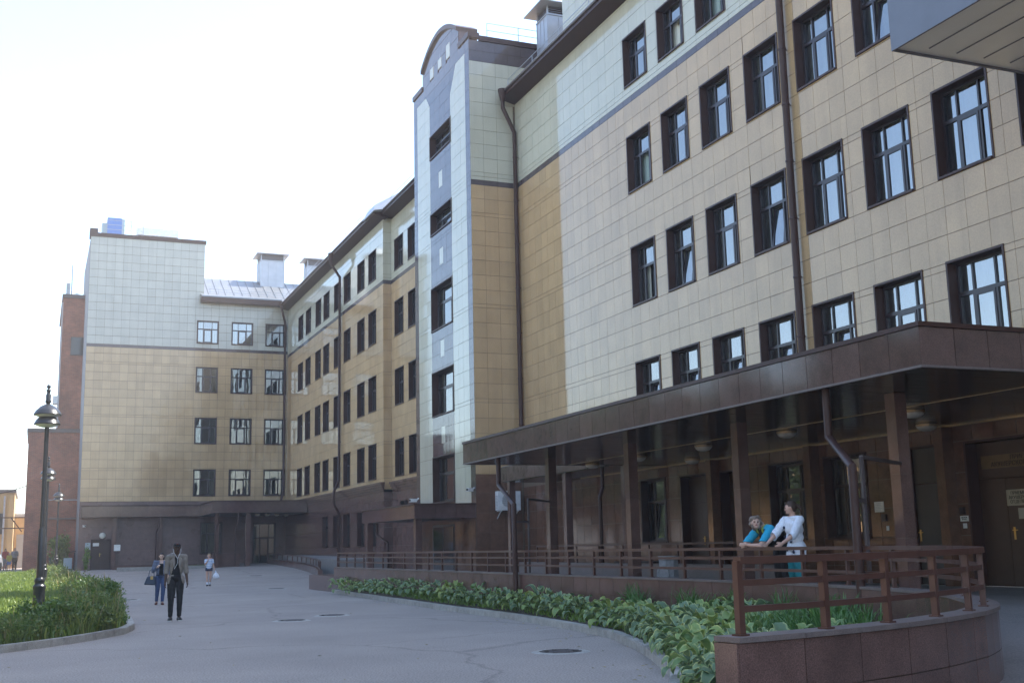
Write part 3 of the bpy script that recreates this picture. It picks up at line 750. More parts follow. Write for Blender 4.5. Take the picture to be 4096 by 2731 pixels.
# ---- eaves and roofs -----------------------------------------------
def eave(x, y0, y1, zb, out=.62):
    mb = MB()
    mb.hexa([(x - out, y0, zb + .12), (x + .1, y0, zb - .06), (x + .1, y1, zb - .06), (x - out, y1, zb + .12), (x - out, y0, zb + .30), (x + .1, y0, zb + .30), (x + .1, y1, zb + .30), (x - out, y1, zb + .30)])
    e = mb.build("eave", "brown_metal", bld)
    g = MB(); g.tube([(x - out - .03, y0 - .05, zb + .30), (x - out - .03, y1, zb + .30)], .055, 8)
    g.build("gutter", "roof_brown", e)
    return e
eave(XM, 0, 41.18, 19.36); eave(XM, 48.62, 58.9, 19.42); eave(XD, 58.7, 84.95, 19.42)
mb = MB()
mb.hexa([(XM - .62, 0, 19.665), (XM + 1.2, 0, 20.9), (XM + 1.2, 41.18, 20.9), (XM - .62, 41.18, 19.665), (XM - .62, 0, 19.70), (XM + 1.2, 0, 21.2), (XM + 1.2, 41.18, 21.2), (XM - .62, 41.18, 19.70)])
r1 = mb.build("roof", "roof_brown", bld)
mb = MB()
mb.hexa([(XD - .62, 58.7, 19.73), (XD + 6, 58.7, 21.6), (XD + 6, 88, 21.6), (XD - .62, 84.9, 19.73), (XD - .62, 58.7, 19.76), (XD + 6, 58.7, 22.1), (XD + 6, 88, 22.1), (XD - .62, 84.9, 19.76)])
mb.box(XM - .6, XM + 6, 48.62, 58.7, 19.73, 19.80)
mb.build("roof", "roof_metal", bld)
# small gablet where the middle block steps forward
mb = MB()
mb.hexa([(XD - .75, 58.2, 19.6), (XD + .9, 58.2, 19.9), (XD + .9, 60.6, 19.9), (XD - .75, 60.6, 19.6), (XD - .60, 58.6, 20.02), (XD + .9, 58.4, 20.9), (XD + .9, 60.4, 20.9), (XD - .60, 60.2, 20.02)])
mb.build("gablet", "vent_metal", bld)
# far wing pitched metal roof with standing seams
mb = MB()
x0, x1 = 10.76, 30.0
mb.add([(x0, 84.55, 19.98), (x1, 84.55, 19.98), (x1, 88.3, 22.25), (x0, 88.3, 22.25), (x0, 92, 19.98), (x1, 92, 19.98)], [(0, 1, 2, 3), (3, 2, 5, 4)])
rf = mb.build("roof", "roof_metal", bld)
seam = MB(); seam.hexa([(-.012, 0, 0), (.012, 0, 0), (.012, 3.75, 2.27), (-.012, 3.75, 2.27), (-.012, 0, .05), (.012, 0, .05), (.012, 3.75, 2.32), (-.012, 3.75, 2.32)])
sm = seam.mesh("seam", "roof_metal")
for i in range(22): link("seam", sm, T(11.1 + .62 * i, 84.55, 19.98), rf)
mb = MB(); mb.box(10.5, XD - .5, 84.35, 84.98, 19.62, 19.97); mb.build("eave", "brown_metal", bld)
mb = MB(); mb.hexa([(10.5, 84.3, 19.97), (XD - .6, 84.3, 19.97), (XD - .6, 85, 20.02), (10.5, 85, 20.02), (10.5, 84.3, 20.06), (XD - .6, 84.3, 20.06), (XD - .6, 85.0, 20.30), (10.5, 85.0, 20.30)])
mb.build("flashing", "roof_metal", bld)
mb = MB()
for i in range(10):
    xx = 11.2 + i * .6
    mb.bar((xx, 85.2, 20.35), (xx, 85.2, 20.75), .02, .02)
mb.bar((11.1, 85.2, 20.75), (16.8, 85.2, 20.75), .02, .02); mb.bar((11.1, 85.2, 20.55), (16.8, 85.2, 20.55), .02, .02)
mb.build("snow_guard", "vent_metal", bld)
# roof edge rails
def roof_rail(pts, h, parent=bld):
    mb = MB()
    for p in pts: mb.bar(p, (p[0], p[1], p[2] + h), .025, .025)
    for a, b in zip(pts[:-1], pts[1:]):
        for k in (1.0, .55): mb.bar((a[0], a[1], a[2] + h * k), (b[0], b[1], b[2] + h * k), .02, .02)
    mb.build("roof_rail", "vent_metal", parent)
roof_rail([(XM - .35, y, 19.75) for y in (41.0, 38.5, 36, 33.5, 31, 28.5)], .55)
roof_rail([(XD - .35, y, 19.8) for y in (84, 81, 78, 75, 72, 69, 66, 63, 60.5)], .6)
roof_rail([(XM - .3, y, 19.8) for y in (58, 55.5, 53, 50.5, 49)], .6)
roof_rail([(16.3, 41.35, 22.1), (17.7, 41.35, 22.1), (19.5, 41.35, 22.1)], .7)
# penthouse above the main roof
MPH = T(18.5, 0, 0) @ RZ(R(-90))
w11 = backing(MPH, -38.7, -2.0, 20.6, 23.5, [])
tile_grid(MPH, cols(-38.7, -2, .58), [20.6 + .58 * i for i in range(6)], [], lambda x, z: "tile_cream", w11)
mb = MB(); mb.box(18.53, 30, 30.5, 38.7, 19, 23.4); mb.box(18.53, 30, -40, 30.5, 19, 25.2); mb.build("wall", "tile_cream", bld)
mb = MB(); mb.box(XM + .05, 30, -1, 41.2, .6, 19.3); mb.box(XD + 2.2, 30, 48.6, 85, .4, 19.6)
# interior mass kept behind the window rooms
MBK = MB(); MBK.box(XM + 2.2, 30, -48, 41.2, .6, 19.3); MBK.box(XD + 2.3, 30, 48.6, 85, .4, 19.6)
MBK.build("wall", "room", bld)
MBK = MB(); MBK.box(XM, 30, -48, -2.0, 0, 19.6); MBK.build("wall", "tile_ochre", bld)
# overhanging bay near the camera
mb = MB(); mb.box(13.54, XM - .03, -6, 14.92, 10.0, 10.16); bo_ = mb.build("bay_soffit", "overhang_soffit", bld)
sm_ = MB()
for k in range(5):
    xx = 14.1 + k * .62
    sm_ = MB(); sm_.box(xx, xx + .022, -6, 14.7, 9.988, 9.999); sm_.build("seam", "overhang_panel", bo_)
mb = MB(); mb.box(13.50, 13.54, -6, 14.96, 9.96, 14.2); mb.box(13.54, XM - .03, 14.92, 14.96, 9.96, 14.2); mb.box(13.54, XM - .03, -6, 14.9, 10.2, 14.2)
mb.build("bay_panel", "overhang_panel", bld)

# vents on the roofs
def vent(x0, x1, y0, y1, z0, zb, zl, over, zc, label):
    t = thing("roof_vent", label, "roof vent", ((x0 + x1) / 2, (y0 + y1) / 2, z0), group="metal ventilation stacks on the roofs")
    mb = MB(); mb.box(x0, x1, y0, y1, z0, zb)
    n = 3
    for k in range(n + 1):
        xx = x0 + (x1 - x0) * k / n; mb.box(xx - .015, xx + .015, y0 - .02, y0, z0, zb)
        yy = y0 + (y1 - y0) * k / n; mb.box(x0 - .02, x0, yy - .015, yy + .015, z0, zb)
    mb.box(x0 - .04, x1 + .04, y0 - .04, y1 + .04, zb, zb + .05)
    mb.build("shaft", "vent_metal", t)
    lo = MB()
    lo.box(x0 + .06, x1 - .06, y0 + .06, y1 - .06, zb + .05, zl)
    lo.build("louvre_box", "brown_metal", t)
    s = MB(); s.hexa([(0, -.005, 0), (x1 - x0 - .1, -.005, 0), (x1 - x0 - .1, .05, .03), (0, .05, .03), (0, -.005, .012), (x1 - x0 - .1, -.005, .012), (x1 - x0 - .1, .05, .042), (0, .05, .042)])
    ms = s.mesh("louvre", "vent_metal")
    s = MB(); s.hexa([(-.005, 0, 0), (.05, 0, .03), (.05, y1 - y0 - .1, .03), (-.005, y1 - y0 - .1, 0), (-.005, 0, .012), (.05, 0, .042), (.05, y1 - y0 - .1, .042), (-.005, y1 - y0 - .1, .012)])
    ms2 = s.mesh("louvre", "vent_metal")
    k = zb + .08
    while k < zl - .04:
        link("louvre", ms, T(x0 + .05, y0 + .01, k), t); link("louvre", ms2, T(x0 + .01, y0 + .05, k), t); k += .085
    p = MB()
    for xx in (x0 + .03, x1 - .03):
        for yy in (y0 + .03, y1 - .03): p.box(xx - .03, xx + .03, yy - .03, yy + .03, zb + .05, zl)
    p.build("corner_post", "vent_metal", t)
    c = MB(); cx, cy = (x0 + x1) / 2, (y0 + y1) / 2
    a = [(x0 - over, y0 - over), (x1 + over, y0 - over), (x1 + over, y1 + over), (x0 - over, y1 + over)]
    v = [(x, y, zl) for x, y in a] + [(x, y, zl + .04) for x, y in a] + [(cx - .25 * (x1 - x0), cy, zc), (cx + .25 * (x1 - x0), cy, zc)]
    c.add(v, [(0, 3, 2, 1), (0, 1, 5, 4), (1, 2, 6, 5), (2, 3, 7, 6), (3, 0, 4, 7), (4, 5, 9, 8), (5, 6, 9), (6, 7, 8, 9), (7, 4, 8)])
    c.build("cap", "vent_metal", t)
vent(15.28, 17.08, 87.4, 89.0, 21.4, 23.75, 24.25, .35, 24.95, "largest ventilation stack with louvred cap on the far metal roof")
vent(18.95, 20.15, 87.6, 88.8, 21.4, 23.6, 24.15, .35, 24.8, "ventilation stack half hidden behind the middle roof edge")
vent(18.45, 20.0, 40.05, 41.1, 20.6, 22.95, 23.35, .42, 24.05, "tall ventilation stack beside the arched stair tower")

# downpipes
def downpipe(pts, r=.07, funnel=True, parent=bld, clamps=(), name="downpipe", wall_dir=(1, 0, 0)):
    mb = MB(); mb.tube(pts, r, 12)
    d = mb.build(name, "brown_metal", parent, smooth=True)
    smooth_angle(d.data)
    if funnel:
        f = MB(); x, y, z = pts[0]
        f.lathe([(.075, -.35), (.10, -.28), (.17, .02), (.19, .12), (.19, .18), (.16, .18)], (x, y, z), 14)
        f.build("hopper", "brown_metal", d)
    for zc in clamps:
        c = MB(); x, y = pts[-1][0], pts[-1][1]
        c.lathe([(r + .004, -.03), (r + .012, -.02), (r + .012, .02), (r + .004, .03)], (x, y, zc), 12)
        c.bar((x, y, zc), (x + wall_dir[0] * .2, y + wall_dir[1] * .2, zc), .02, .02)
        c.build("clamp", "brown_metal", d)
    return d
downpipe([(XM - .70, 40.75, 19.55), (XM - .70, 40.75, 18.95), (XM - .14, 40.95, 18.05), (XM - .14, 40.95, 4.4)], .085, clamps=(17, 15.2, 13.4, 11.6, 9.8, 8, 6.2))
downpipe([(XM - .70, 23.0, 19.55), (XM - .70, 23.0, 18.95), (XM - .15, 23.05, 18.2), (XM - .15, 23.05, 4.4)], .095, clamps=(17, 15.5, 14, 12.5, 11, 9.5, 8, 6.5))
downpipe([(XD - .70, 68.3, 19.5), (XD - .70, 68.3, 19.0), (XD - .14, 68.3, 18.2), (XD - .14, 68.3, 5.7), (XD - .45, 68.3, 5.0), (XD - .45, 68.3, 4.3), (XD - .14, 68.3, 3.7), (XD - .14, 68.3, .6)], .085, clamps=(17, 14, 11, 8))
downpipe([(16.35, 84.3, 19.7), (16.35, 84.3, 19.3), (16.72, 84.85, 18.4), (16.72, 84.85, 5.9), (16.5, 84.6, 5.1)], .085, clamps=())
downpipe([(XM - .70, 49.6, 19.7), (XM - .70, 49.6, 19.1), (XM - .14, 49.6, 18.2), (XM - .14, 49.6, 5)], .085)

# ================================================================== ENTRANCE CANOPY
can = thing("entrance_canopy", "large flat entrance canopy faced with polished brown granite on square columns", "canopy", (12.4, 20, .6))
CX, CY0, CY1, CZ0, CZ1 = 10.85, 11.95, 29.95, 3.82, 4.44
mb = MB(); mb.box(CX + .06, XM - .03, CY0 + .06, CY1 - .06, CZ0 + .05, CZ1 - .03)
mb.box(XT + .06, XM - .03, CY1 - .05, 38.7, CZ0 + .05, CZ1 - .03)
mb.build("canopy_roof", "roof_brown", can)
def fascia(M, x0, x1, name="fascia_panel", step=.615, z0=CZ0, z1=CZ1 - .07, parent=can):
    xs = cols(x0, x1, step)
    for i in range(len(xs) - 1):
        p = MB(); p.box(xs[i] + .005, xs[i + 1] - .005, 0, .04, z0 + .035, z1)
        M2 = M @ T(0, random.uniform(-.0015, .0015), 0) @ Matrix.Rotation(random.uniform(-.002, .002), 4, 'X')
        o = p.build(name, "granite_fascia", parent, M)
fascia(T(CX, 0, 0) @ RZ(R(-90)), -CY1, -CY0)
fascia(T(0, CY0, 0), CX, XM - .03)
fascia(T(XT, 0, 0) @ RZ(R(-90)), -38.7, -CY1)
mb = MB()
mb.box(CX - .03, CX + .05, CY0 - .03, CY1, CZ1 - .065, CZ1); mb.build("coping", "brown_metal", can); mb = MB(); mb.box(CX + .05, XM - .03, CY0 - .03, CY0 + .05, CZ1 - .065, CZ1)
mb.build("coping", "brown_metal", can)
mb = MB()
mb.box(CX - .012, CX + .045, CY0 - .012, CY1, CZ0, CZ0 + .032); mb.box(CX + .045, XM - .03, CY0 - .012, CY0 + .045, CZ0, CZ0 + .032)
mb.box(CX, XM - .03, CY1 - .02, CY1 + .02, CZ0, CZ0 + .032)
mb.build("drip_edge", "stone_cap", can)
sl = MB(); sl.box(CX + .06, XM - .05, 0, .088, 0, .02)
slm = sl.mesh("ceiling_slat", "ceiling_slat")
y = CY0 + .06
while y < CY1 - .14:
    link("ceiling_slat", slm, T(0, y, CZ0 + .012 + random.uniform(-.001, .001)) @ Matrix.Rotation(random.uniform(-.012, .012), 4, 'X'), can); y += .1
sl = MB(); sl.box(XT + .06, XM - .05, 0, .088, 0, .02); slm = sl.mesh("ceiling_slat", "ceiling_slat")
y = CY1
while y < 38.6:
    link("ceiling_slat", slm, T(0, y, CZ0 + .012), can); y += .1
mb = MB(); mb.box(14.0, 14.025, CY0 + .06, CY1 - .1, CZ0 + .002, CZ0 + .010); mb.build("ceiling_seam", "seam_gold", can)
mb = MB(); mb.box(XM - .09, XM - .06, CY0 + .06, CY1 + 6, CZ0 - .02, CZ0 + .010); mb.build("ceiling_trim", "seam_gold", can)
def column(x, y, z0=.6, z1=CZ0 + .01, w=.225, parent=can):
    zj = [z0, z0 + .98, z0 + 1.96, z1]
    c = None
    core = MB(); core.box(x + .02, x + w - .02, y + .02, y + w - .02, z0, z1)
    c = core.build("column", "joint_dark", parent)
    for a, b in zip(zj[:-1], zj[1:]):
        p = MB(); p.box(x, x + w, y, y + w, a + .004, b - .004)
        p.build("granite_panel", "granite_wall", c)
for Y in (14.27, 18.70, 23.13, 27.56): column(12.35, Y)
for Y in (33.3, 38.0): column(15.5, Y)
column(15.75, 29.8)
def dome_light(x, y, z, label="round frosted ceiling light under the entrance canopy", r=.17, grp="ceiling lights under the entrance canopy", M=None):
    t = thing("ceiling_light", label, "light", (x, y, z), group=grp)
    mb = MB(); mb.lathe([(r * .9, 0), (r * 1.06, -.01), (r * 1.06, -.045), (r * .95, -.055)], (x, y, z), 18); mb.build("base", "seam_gold", t)
    mb = MB(); mb.lathe([(r * .98, -.05), (r * .93, -.085), (r * .7, -.12), (r * .4, -.14), (.001, -.147)], (x, y, z), 18); mb.build("shade", "lamp_glass", t, smooth=True)
for (x, y, lb) in ((14.5, 29.3, "farthest dome light of the entrance canopy, near the air conditioner"), (14.5, 26.6, "frosted dome light under the canopy above the tilted ground floor window"), (14.5, 23.4, "frosted dome light under the canopy left of the column beside the nurses"),
                   (14.5, 20.1, "frosted dome light under the canopy above the nurse in white"), (14.5, 16.3, "frosted dome light just right of the nearest canopy column, farther from the wall"), (16.6, 27.4, "frosted dome light close to the wall above the far brown door"), (16.6, 18.3, "frosted dome light close to the wall, left of the brass sign")):
    dome_light(x, y, CZ0 + .01, lb, r=.20)
# canopy downpipes going down into the planting bed
downpipe([(11.06, 14.28, 3.86), (11.06, 14.28, 3.10), (10.2, 12.72, 2.55), (10.2, 12.72, .12)], .062, False, can)
downpipe([(11.08, 27.9, 3.86), (11.08, 27.9, 3.15), (10.42, 25.3, 2.55), (10.42, 25.3, .12)], .062, False, can)
downpipe([(15.75, 31.2, 3.86), (15.75, 31.2, 3.25), (15.35, 30.6, 2.95), (15.35, 30.6, .6)], .055, False, can)
mb = MB(); mb.bar((10.2, 12.72, 2.1), (10.55, 12.95, 2.1), .05, .06); mb.bar((10.55, 12.95, 2.7), (10.55, 12.95, .98), .045, .045); mb.bar((10.55, 12.95, 2.7), (12.4, 14.3, 2.72), .05, .05)
mb.build("pipe_bracket", "vent_brown", can)
mb = MB(); mb.bar((10.42, 25.3, 2.15), (10.85, 25.45, 2.15), .05, .05); mb.bar((10.85, 25.45, 2.68), (10.85, 25.45, .95), .04, .04); mb.bar((10.85, 25.45, 2.68), (12.4, 27.6, 2.7), .04, .05)
mb.build("pipe_bracket", "vent_brown", can)

# low canopy in front of the stair tower
can2 = thing("tower_canopy", "small flat brown granite canopy at the foot of the stair tower", "canopy", (14.2, 45, .6))
mb = MB(); mb.box(13.05, XT - .03, 41.3, 48.6, 2.70, 3.16); mb.build("canopy_roof", "roof_brown", can2)
fascia(T(12.98, 0, 0) @ RZ(R(-90)), -48.65, -41.2, z0=2.63, z1=3.16, parent=can2, step=.9)
fascia(T(0, 41.2, 0), 13.02, XT - .02, z0=2.63, z1=3.16, parent=can2, step=.8)
mb = MB(); mb.box(12.94, 13.03, 41.16, 48.68, 3.16, 3.22); mb.box(13.03, XT - .02, 41.16, 41.25, 3.16, 3.22); mb.build("coping", "brown_metal", can2)
for (x, y) in ((13.1, 41.45), (13.1, 48.2)): column(x, y, .6, 2.66, .25, can2)
mb = MB(); mb.box(-48.6, -41.25, -.03, -.002, .6, 3.2); mb.build("plinth", "granite", bld, MXT)
mb = MB(); mb.box(-46.3, -43.6, -.05, -.03, .6, 2.5); wp = mb.build("entrance_door", "frame_dark", bld, MXT)
for xx in (-46.2, -44.9): 
    p = MB(); p.box(xx, xx + 1.2, -.06, -.052, .7, 2.4); p.build("door_pane", "car_glass", wp, MXT)
downpipe([(13.25, 47.2, 2.66), (13.25, 47.2, 2.15), (13.5, 46.5, 1.85), (13.5, 46.5, .6)], .05, False, can2)

# far canopy in the corner
can3 = thing("corner_canopy", "far brown canopy over the entrance in the inner corner of the building", "canopy", (13, 81, .7))
mb = MB(); mb.box(2.9, 10.75, 84.05, 84.97, 4.12, 4.80); mb.box(10.75, XD - .03, 77.6, 84.97, 4.12, 4.80); mb.build("canopy_roof", "roof_brown", can3)
fascia(T(0, 84.0, 0), 2.88, 10.68, step=.9, z0=4.09, z1=4.86, parent=can3)
fascia(T(10.68, 0, 0) @ RZ(R(-90)), -84.0, -77.5, step=.9, z0=4.09, z1=4.86, parent=can3)
fascia(T(0, 77.5, 0), 10.70, XD - .03, step=.9, z0=4.09, z1=4.86, parent=can3)
mb = MB(); mb.box(2.85, 10.66, 83.96, 84.06, 4.86, 4.93); mb.box(10.64, 10.74, 77.46, 84.0, 4.86, 4.93); mb.box(10.74, XD - .03, 77.46, 77.56, 4.86, 4.93); mb.build("coping", "brown_metal", can3)
column(12.9, 77.8, .5, 4.1, .3, can3); column(10.9, 77.8, .5, 4.1, .26, can3)
for k in range(4): dome_light(13.9 + k * .75, 79.3 + k * .5, 4.10, "round ceiling light under the far corner canopy", .16, "ceiling lights under the far corner canopy")
# wing ground floor
w12 = backing(MYW, 2.79, XD, .3, 5.2, [(3.65, 4.90, .5, 2.62), (10.9, 12.4, 1.5, 3.7), (14.6, 16.2, .7, 3.6)])
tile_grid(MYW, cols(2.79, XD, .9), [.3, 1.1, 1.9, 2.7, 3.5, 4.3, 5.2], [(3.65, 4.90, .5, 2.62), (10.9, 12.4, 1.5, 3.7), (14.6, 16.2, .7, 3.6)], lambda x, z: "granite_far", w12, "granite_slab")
window(MYW, 10.9, 1.5, 1.5, 2.2, .12, 0, "full")
window(MYW, 14.6, .7, 1.6, 2.9, .12, 0, "sides")
for x in (4.95, 8.0):
    mb = MB(); mb.box(x, x + .28, 84.6, 84.97, .3, 4.1); mb.build("pilaster", "granite_wall", bld)
dw = door(MYW, 3.65, 4.90, .58, 2.62, .12, 3.70, 4.28, "door_brown", 4.22)
mb = MB(); mb.box(3.75, 4.15, .11, .119, 2.2, 2.42); mb.build("notice", "paper", bld, MYW)
mb = MB(); mb.box(5.0, 10.6, 83.9, 84.6, .4, .86); mb.build("plinth", "granite_wall", bld)
for (x, zb) in ((7.95, 4.1), (11.0, 4.1), (12.3, 4.1)):
    mb = MB(); mb.tube([(x, 83.8 if x < 10 else 77.2, zb), (x, 83.8 if x < 10 else 77.2, 3.4), (x - .15, 84.0 if x < 10 else 77.3, 3.1), (x - .15, 84 if x < 10 else 77.3, .7)], .05, 8); mb.build("downpipe", "brown_metal", can3)
t = thing("wall_light", "round white bulkhead light above the brown door of the far wing", "light", (4.34, 84.9, 2.86))
mb = MB(); mb.ball((4.34, 84.88, 2.90), (.21, .09, .21), 16, 10); mb.build("shade", "lamp_glass", t, smooth=True)
mb = MB(); mb.box(4.2, 4.48, 84.9, 84.97, 2.8, 3.0); mb.build("base", "grey_plastic", t)
for (x, z, w, h, m_, lb) in ((3.25, 1.98, .34, .46, "steel_pale", "pale green notice sheet left of the far wing door"), (5.1, 1.85, .42, .42, "paper", "white poster on the pilaster right of the far wing door")):
    mb = MB(); yy = 84.94 if x < 4 else 84.57
    mb.box(x, x + w, yy, yy + .02, z, z + h); tag(mb.build("notice", m_), lb, "notice")

# ---- emit the tiles -------------------------------------------------
def emit_tiles():
    by = {}
    for t_ in TILES: by.setdefault(t_[4], []).append(t_)
    for kind, lst in by.items():
        sc = []
        for t_ in lst:
            M, poly, m_, wall, k, dep = t_
            xs = [p[0] for p in poly]; zs = [p[1] for p in poly]
            c = M @ Vector((sum(xs) / len(xs), 0, sum(zs) / len(zs)))
            v = c - EYE; n = (M.to_3x3() @ Vector((0, -1, 0)))
            vis = in_view(c) and n.dot(v) < 0
            area = (max(xs) - min(xs)) * (max(zs) - min(zs))
            sc.append((area * abs(n.dot(v.normalized())) / v.length_squared if vis else 0, t_))
        sc.sort(key=lambda a: -a[0])
        cache = {}
        limit = 300 if kind != "granite_slab" else 0
        big = MB(); mats = []
        rest = sc[limit:]
        for s_, (M, poly, m_, wall, k, dep) in sc[:limit]:
            x0 = min(p[0] for p in poly); z0 = min(p[1] for p in poly)
            key = (m_, dep, tuple((round(p[0] - x0, 3), round(p[1] - z0, 3)) for p in poly))
            if key not in cache:
                mb = MB(); mb.prism([(p[0] - x0, p[1] - z0) for p in poly], 0, dep); cache[key] = mb.mesh(k, m_)
            dx = random.uniform(-.0012, .0012)
            Mt = M @ T(x0, dx, z0) @ Matrix.Rotation(random.gauss(0, .0016), 4, 'X') @ Matrix.Rotation(random.gauss(0, .0016), 4, 'Z')
            link(k, cache[key], Mt, wall)
        for s_, (M, poly, m_, wall, k, dep) in rest:
            if s_ == 0 and random.random() < 0: continue
            if m_ not in mats: mats.append(m_)
            a, b = random.gauss(0, .0016), random.gauss(0, .0016)
            n = len(poly)
            ar = sum(poly[i][0] * poly[(i + 1) % n][1] - poly[(i + 1) % n][0] * poly[i][1] for i in range(n))
            if ar < 0: poly = poly[::-1]
            px, pz = poly[0]
            vs_ = [M @ Vector((x, a * (x - px) + b * (z - pz), z)) for x, z in poly] + [M @ Vector((x, dep, z)) for x, z in poly]
            fs = [tuple(range(n))] + [(i, n + i, n + (i + 1) % n, (i + 1) % n) for i in range(n)]
            big.add(vs_, fs, mats.index(m_))
        if rest:
            tag(big.build({"tile": "tile_cladding", "granite_panel": "granite_cladding", "granite_slab": "slab_cladding"}[kind], mats, bld), kind="stuff")
emit_tiles()

# ===== PART2

# ================================================================== TERRACE, RETAINING WALL, BED
CL = [(4.33, 6.82), (5.1, 6.95), (6.0, 7.2), (6.75, 7.5), (7.5, 7.9), (8.05, 8.32), (8.5, 8.8), (8.95, 9.4), (9.45, 10.15), (9.9, 11.1), (10.2, 12.2), (10.42, 13.5), (10.58, 15.2), (10.62, 17.5), (10.62, 20), (10.62, 43.45)]
def path_sampler(pts):
    P = [Vector((p[0], p[1], 0)) for p in pts]; L = [0]
    for a, b in zip(P[:-1], P[1:]): L.append(L[-1] + (b - a).length)
    def at(s):
        s = min(max(s, 0), L[-1] - 1e-6)
        for i in range(len(P) - 1):
            if s <= L[i + 1]:
                t = (s - L[i]) / (L[i + 1] - L[i]); p = P[i].lerp(P[i + 1], t)
                def dirv(j):
                    a = P[max(j - 1, 0)]; b = P[min(j + 1, len(P) - 1)]; return (b - a).normalized()
                d = dirv(i).lerp(dirv(i + 1), t).normalized()
                return p, d, Vector((d.y, -d.x, 0))          # point, tangent, right side
    return at, L[-1]
wall_at, wall_L = path_sampler(CL)
ter = thing("retaining_wall", "low curved retaining wall of brown granite slabs round the planting bed", "retaining wall", (10.62, 25, 0))
def curved_box(at, s0, s1, o0, o1, z0, z1, n=2):
    mb = MB(); ring = []
    for i in range(n + 1):
        p, d, r = at(s0 + (s1 - s0) * i / n)
        ring.append([p + r * o0 + Vector((0, 0, z0)), p + r * o1 + Vector((0, 0, z0)), p + r * o1 + Vector((0, 0, z1)), p + r * o0 + Vector((0, 0, z1))])
    vs_ = [v for q in ring for v in q]; fs = [(3, 2, 1, 0), tuple(4 * n + k for k in range(4))]
    for i in range(n):
        for k in range(4): fs.append((4 * i + k, 4 * i + (k + 1) % 4, 4 * i + 4 + (k + 1) % 4, 4 * i + 4 + k))
    mb.add(vs_, fs); return mb
core = MB()
ns = 90
tmp = curved_box(wall_at, 0.02, wall_L - .02, -.085, .085, -.2, .93, ns); core.add(tmp.v, tmp.f)
core.build("wall_core", "joint_dark", ter)
ZT = .965
s = 0.0; step = wall_L / round(wall_L / .6)
k = 0
while s < wall_L - .1:
    g = .004
    for side in (1, -1):
        if side == 1 and s > 12: continue
        for z0, z1 in ((-.15, .585), (.592, .925)):
            jit = random.uniform(0, .002)
            mb = curved_box(wall_at, s + g, s + step - g, side * .086, side * (.112 + jit), z0, z1, 2)
            mb.build("granite_slab", "granite_wall", ter)
    mb = curved_box(wall_at, s + g * .6, s + step - g * .6, -.13, .13, .93, ZT + random.uniform(-.001, .001), 2)
    mb.build("cap_stone", "stone_cap", ter)
    s += step; k += 1
for (p_, z0, z1) in ((0, -.15, .585), (0, .592, .925)):
    p, d, r = wall_at(0)
    mb = MB(); mb.bar(p - d * .0 - r * .11 + Vector((0, 0, (z0 + z1) / 2)), p + r * .11 + Vector((0, 0, (z0 + z1) / 2)), .03, z1 - z0); mb.build("granite_slab", "granite_wall", ter)
p, d, r = wall_at(wall_L)
mb = MB(); mb.bar(p - r * .11 + Vector((0, 0, .38)), p + r * .11 + Vector((0, 0, .38)), .03, 1.06); mb.build("granite_slab", "granite_wall", ter)

# terrace floor, ramp
mb = MB()
def fz(y): return max(0.02, min(.6, .058 * (y - 2.3)))
vs_ = []; rowsF = []
for i in range(61):
    s = 5.0 + (wall_L - 5.0) * i / 60
    p, d, r = wall_at(s); rowsF.append(p + r * .05)
nx = 4
grid = []
for p in rowsF:
    for j in range(nx + 1):
        x = p.x + (XM - .02 - p.x) * j / nx; grid.append((x, p.y, fz(p.y)))
mb.add(grid, [(i * (nx + 1) + j, i * (nx + 1) + j + 1, (i + 1) * (nx + 1) + j + 1, (i + 1) * (nx + 1) + j) for i in range(len(rowsF) - 1) for j in range(nx)])
tag(mb.build("terrace_floor", "asphalt_dark"), kind="structure")
mb = MB()
y0 = rowsF[0].y; yy = [-2, 1, 3, 5, 6.5, 7.3, y0]
for a, b in zip(yy[:-1], yy[1:]):
    xa = 4.5 if a < 6 else (5.8 if a < 7 else 7.0); xb = 4.5 if b < 6 else (5.8 if b < 7 else (7.0 if b < 7.8 else rowsF[0].x))
    mb.add([(xa, a, fz(a)), (XM - .02, a, fz(a)), (XM - .02, b, fz(b)), (xb, b, fz(b))], [(0, 1, 2, 3)])
tag(mb.build("ramp", "asphalt_dark"), kind="structure")
mb = MB(); mb.box(10.7, XM - .01, 43.3, 43.5, 0, .6); mb.box(10.7, XM, 43.5, 48.6, 0, .59); mb.build("terrace_end", "granite_wall", ter)

# railings ------------------------------------------------------------
def railing(name, label, at, s_list, zb, zt, nb=3, w=.06, cat="railing", off=0.0, top_w=.07, grp=None, curve=4):
    p0 = at(s_list[0])[0]
    t = thing(name, label, cat, (p0.x, p0.y, zb), group=grp)
    for s in s_list:
        p, d, r = at(s); p = p + r * off
        mb = MB(); mb.bar(p + Vector((0, 0, zb + .004)), p + Vector((0, 0, zt - .03)), w, w, up=d)
        mb.bar(p + Vector((0, 0, zb)), p + Vector((0, 0, zb + .012)), w * 1.7, w * 1.7, up=d)
        mb.build("post", "brown_paint", t)
    for k in range(nb):
        z = zt - .025 if k == 0 else zb + (zt - zb) * (1 - k / nb)
        ww, hh = (top_w, .05) if k == 0 else (.035, .042)
        for a, b in zip(s_list[:-1], s_list[1:]):
            mb = MB()
            n = max(1, curve if at(a)[1].dot(at(b)[1]) < .9995 else 1)
            for i in range(n):
                pa, da, ra = at(a + (b - a) * i / n); pb, db, rb = at(a + (b - a) * (i + 1) / n)
                mb.bar(pa + ra * off + Vector((0, 0, z)), pb + rb * off + Vector((0, 0, z)), ww, hh)
            mb.build("rail", "brown_paint", t)
    return t
railing("railing", "heavy brown metal railing curving along the granite wall in the foreground", wall_at, [.13, .97, 1.72, 2.50, 3.28, 3.98, 4.75], ZT, 1.49, 3, .05, top_w=.075)
LR = [4.75]
while LR[-1] < wall_L - 1.2: LR.append(LR[-1] + 1.2)
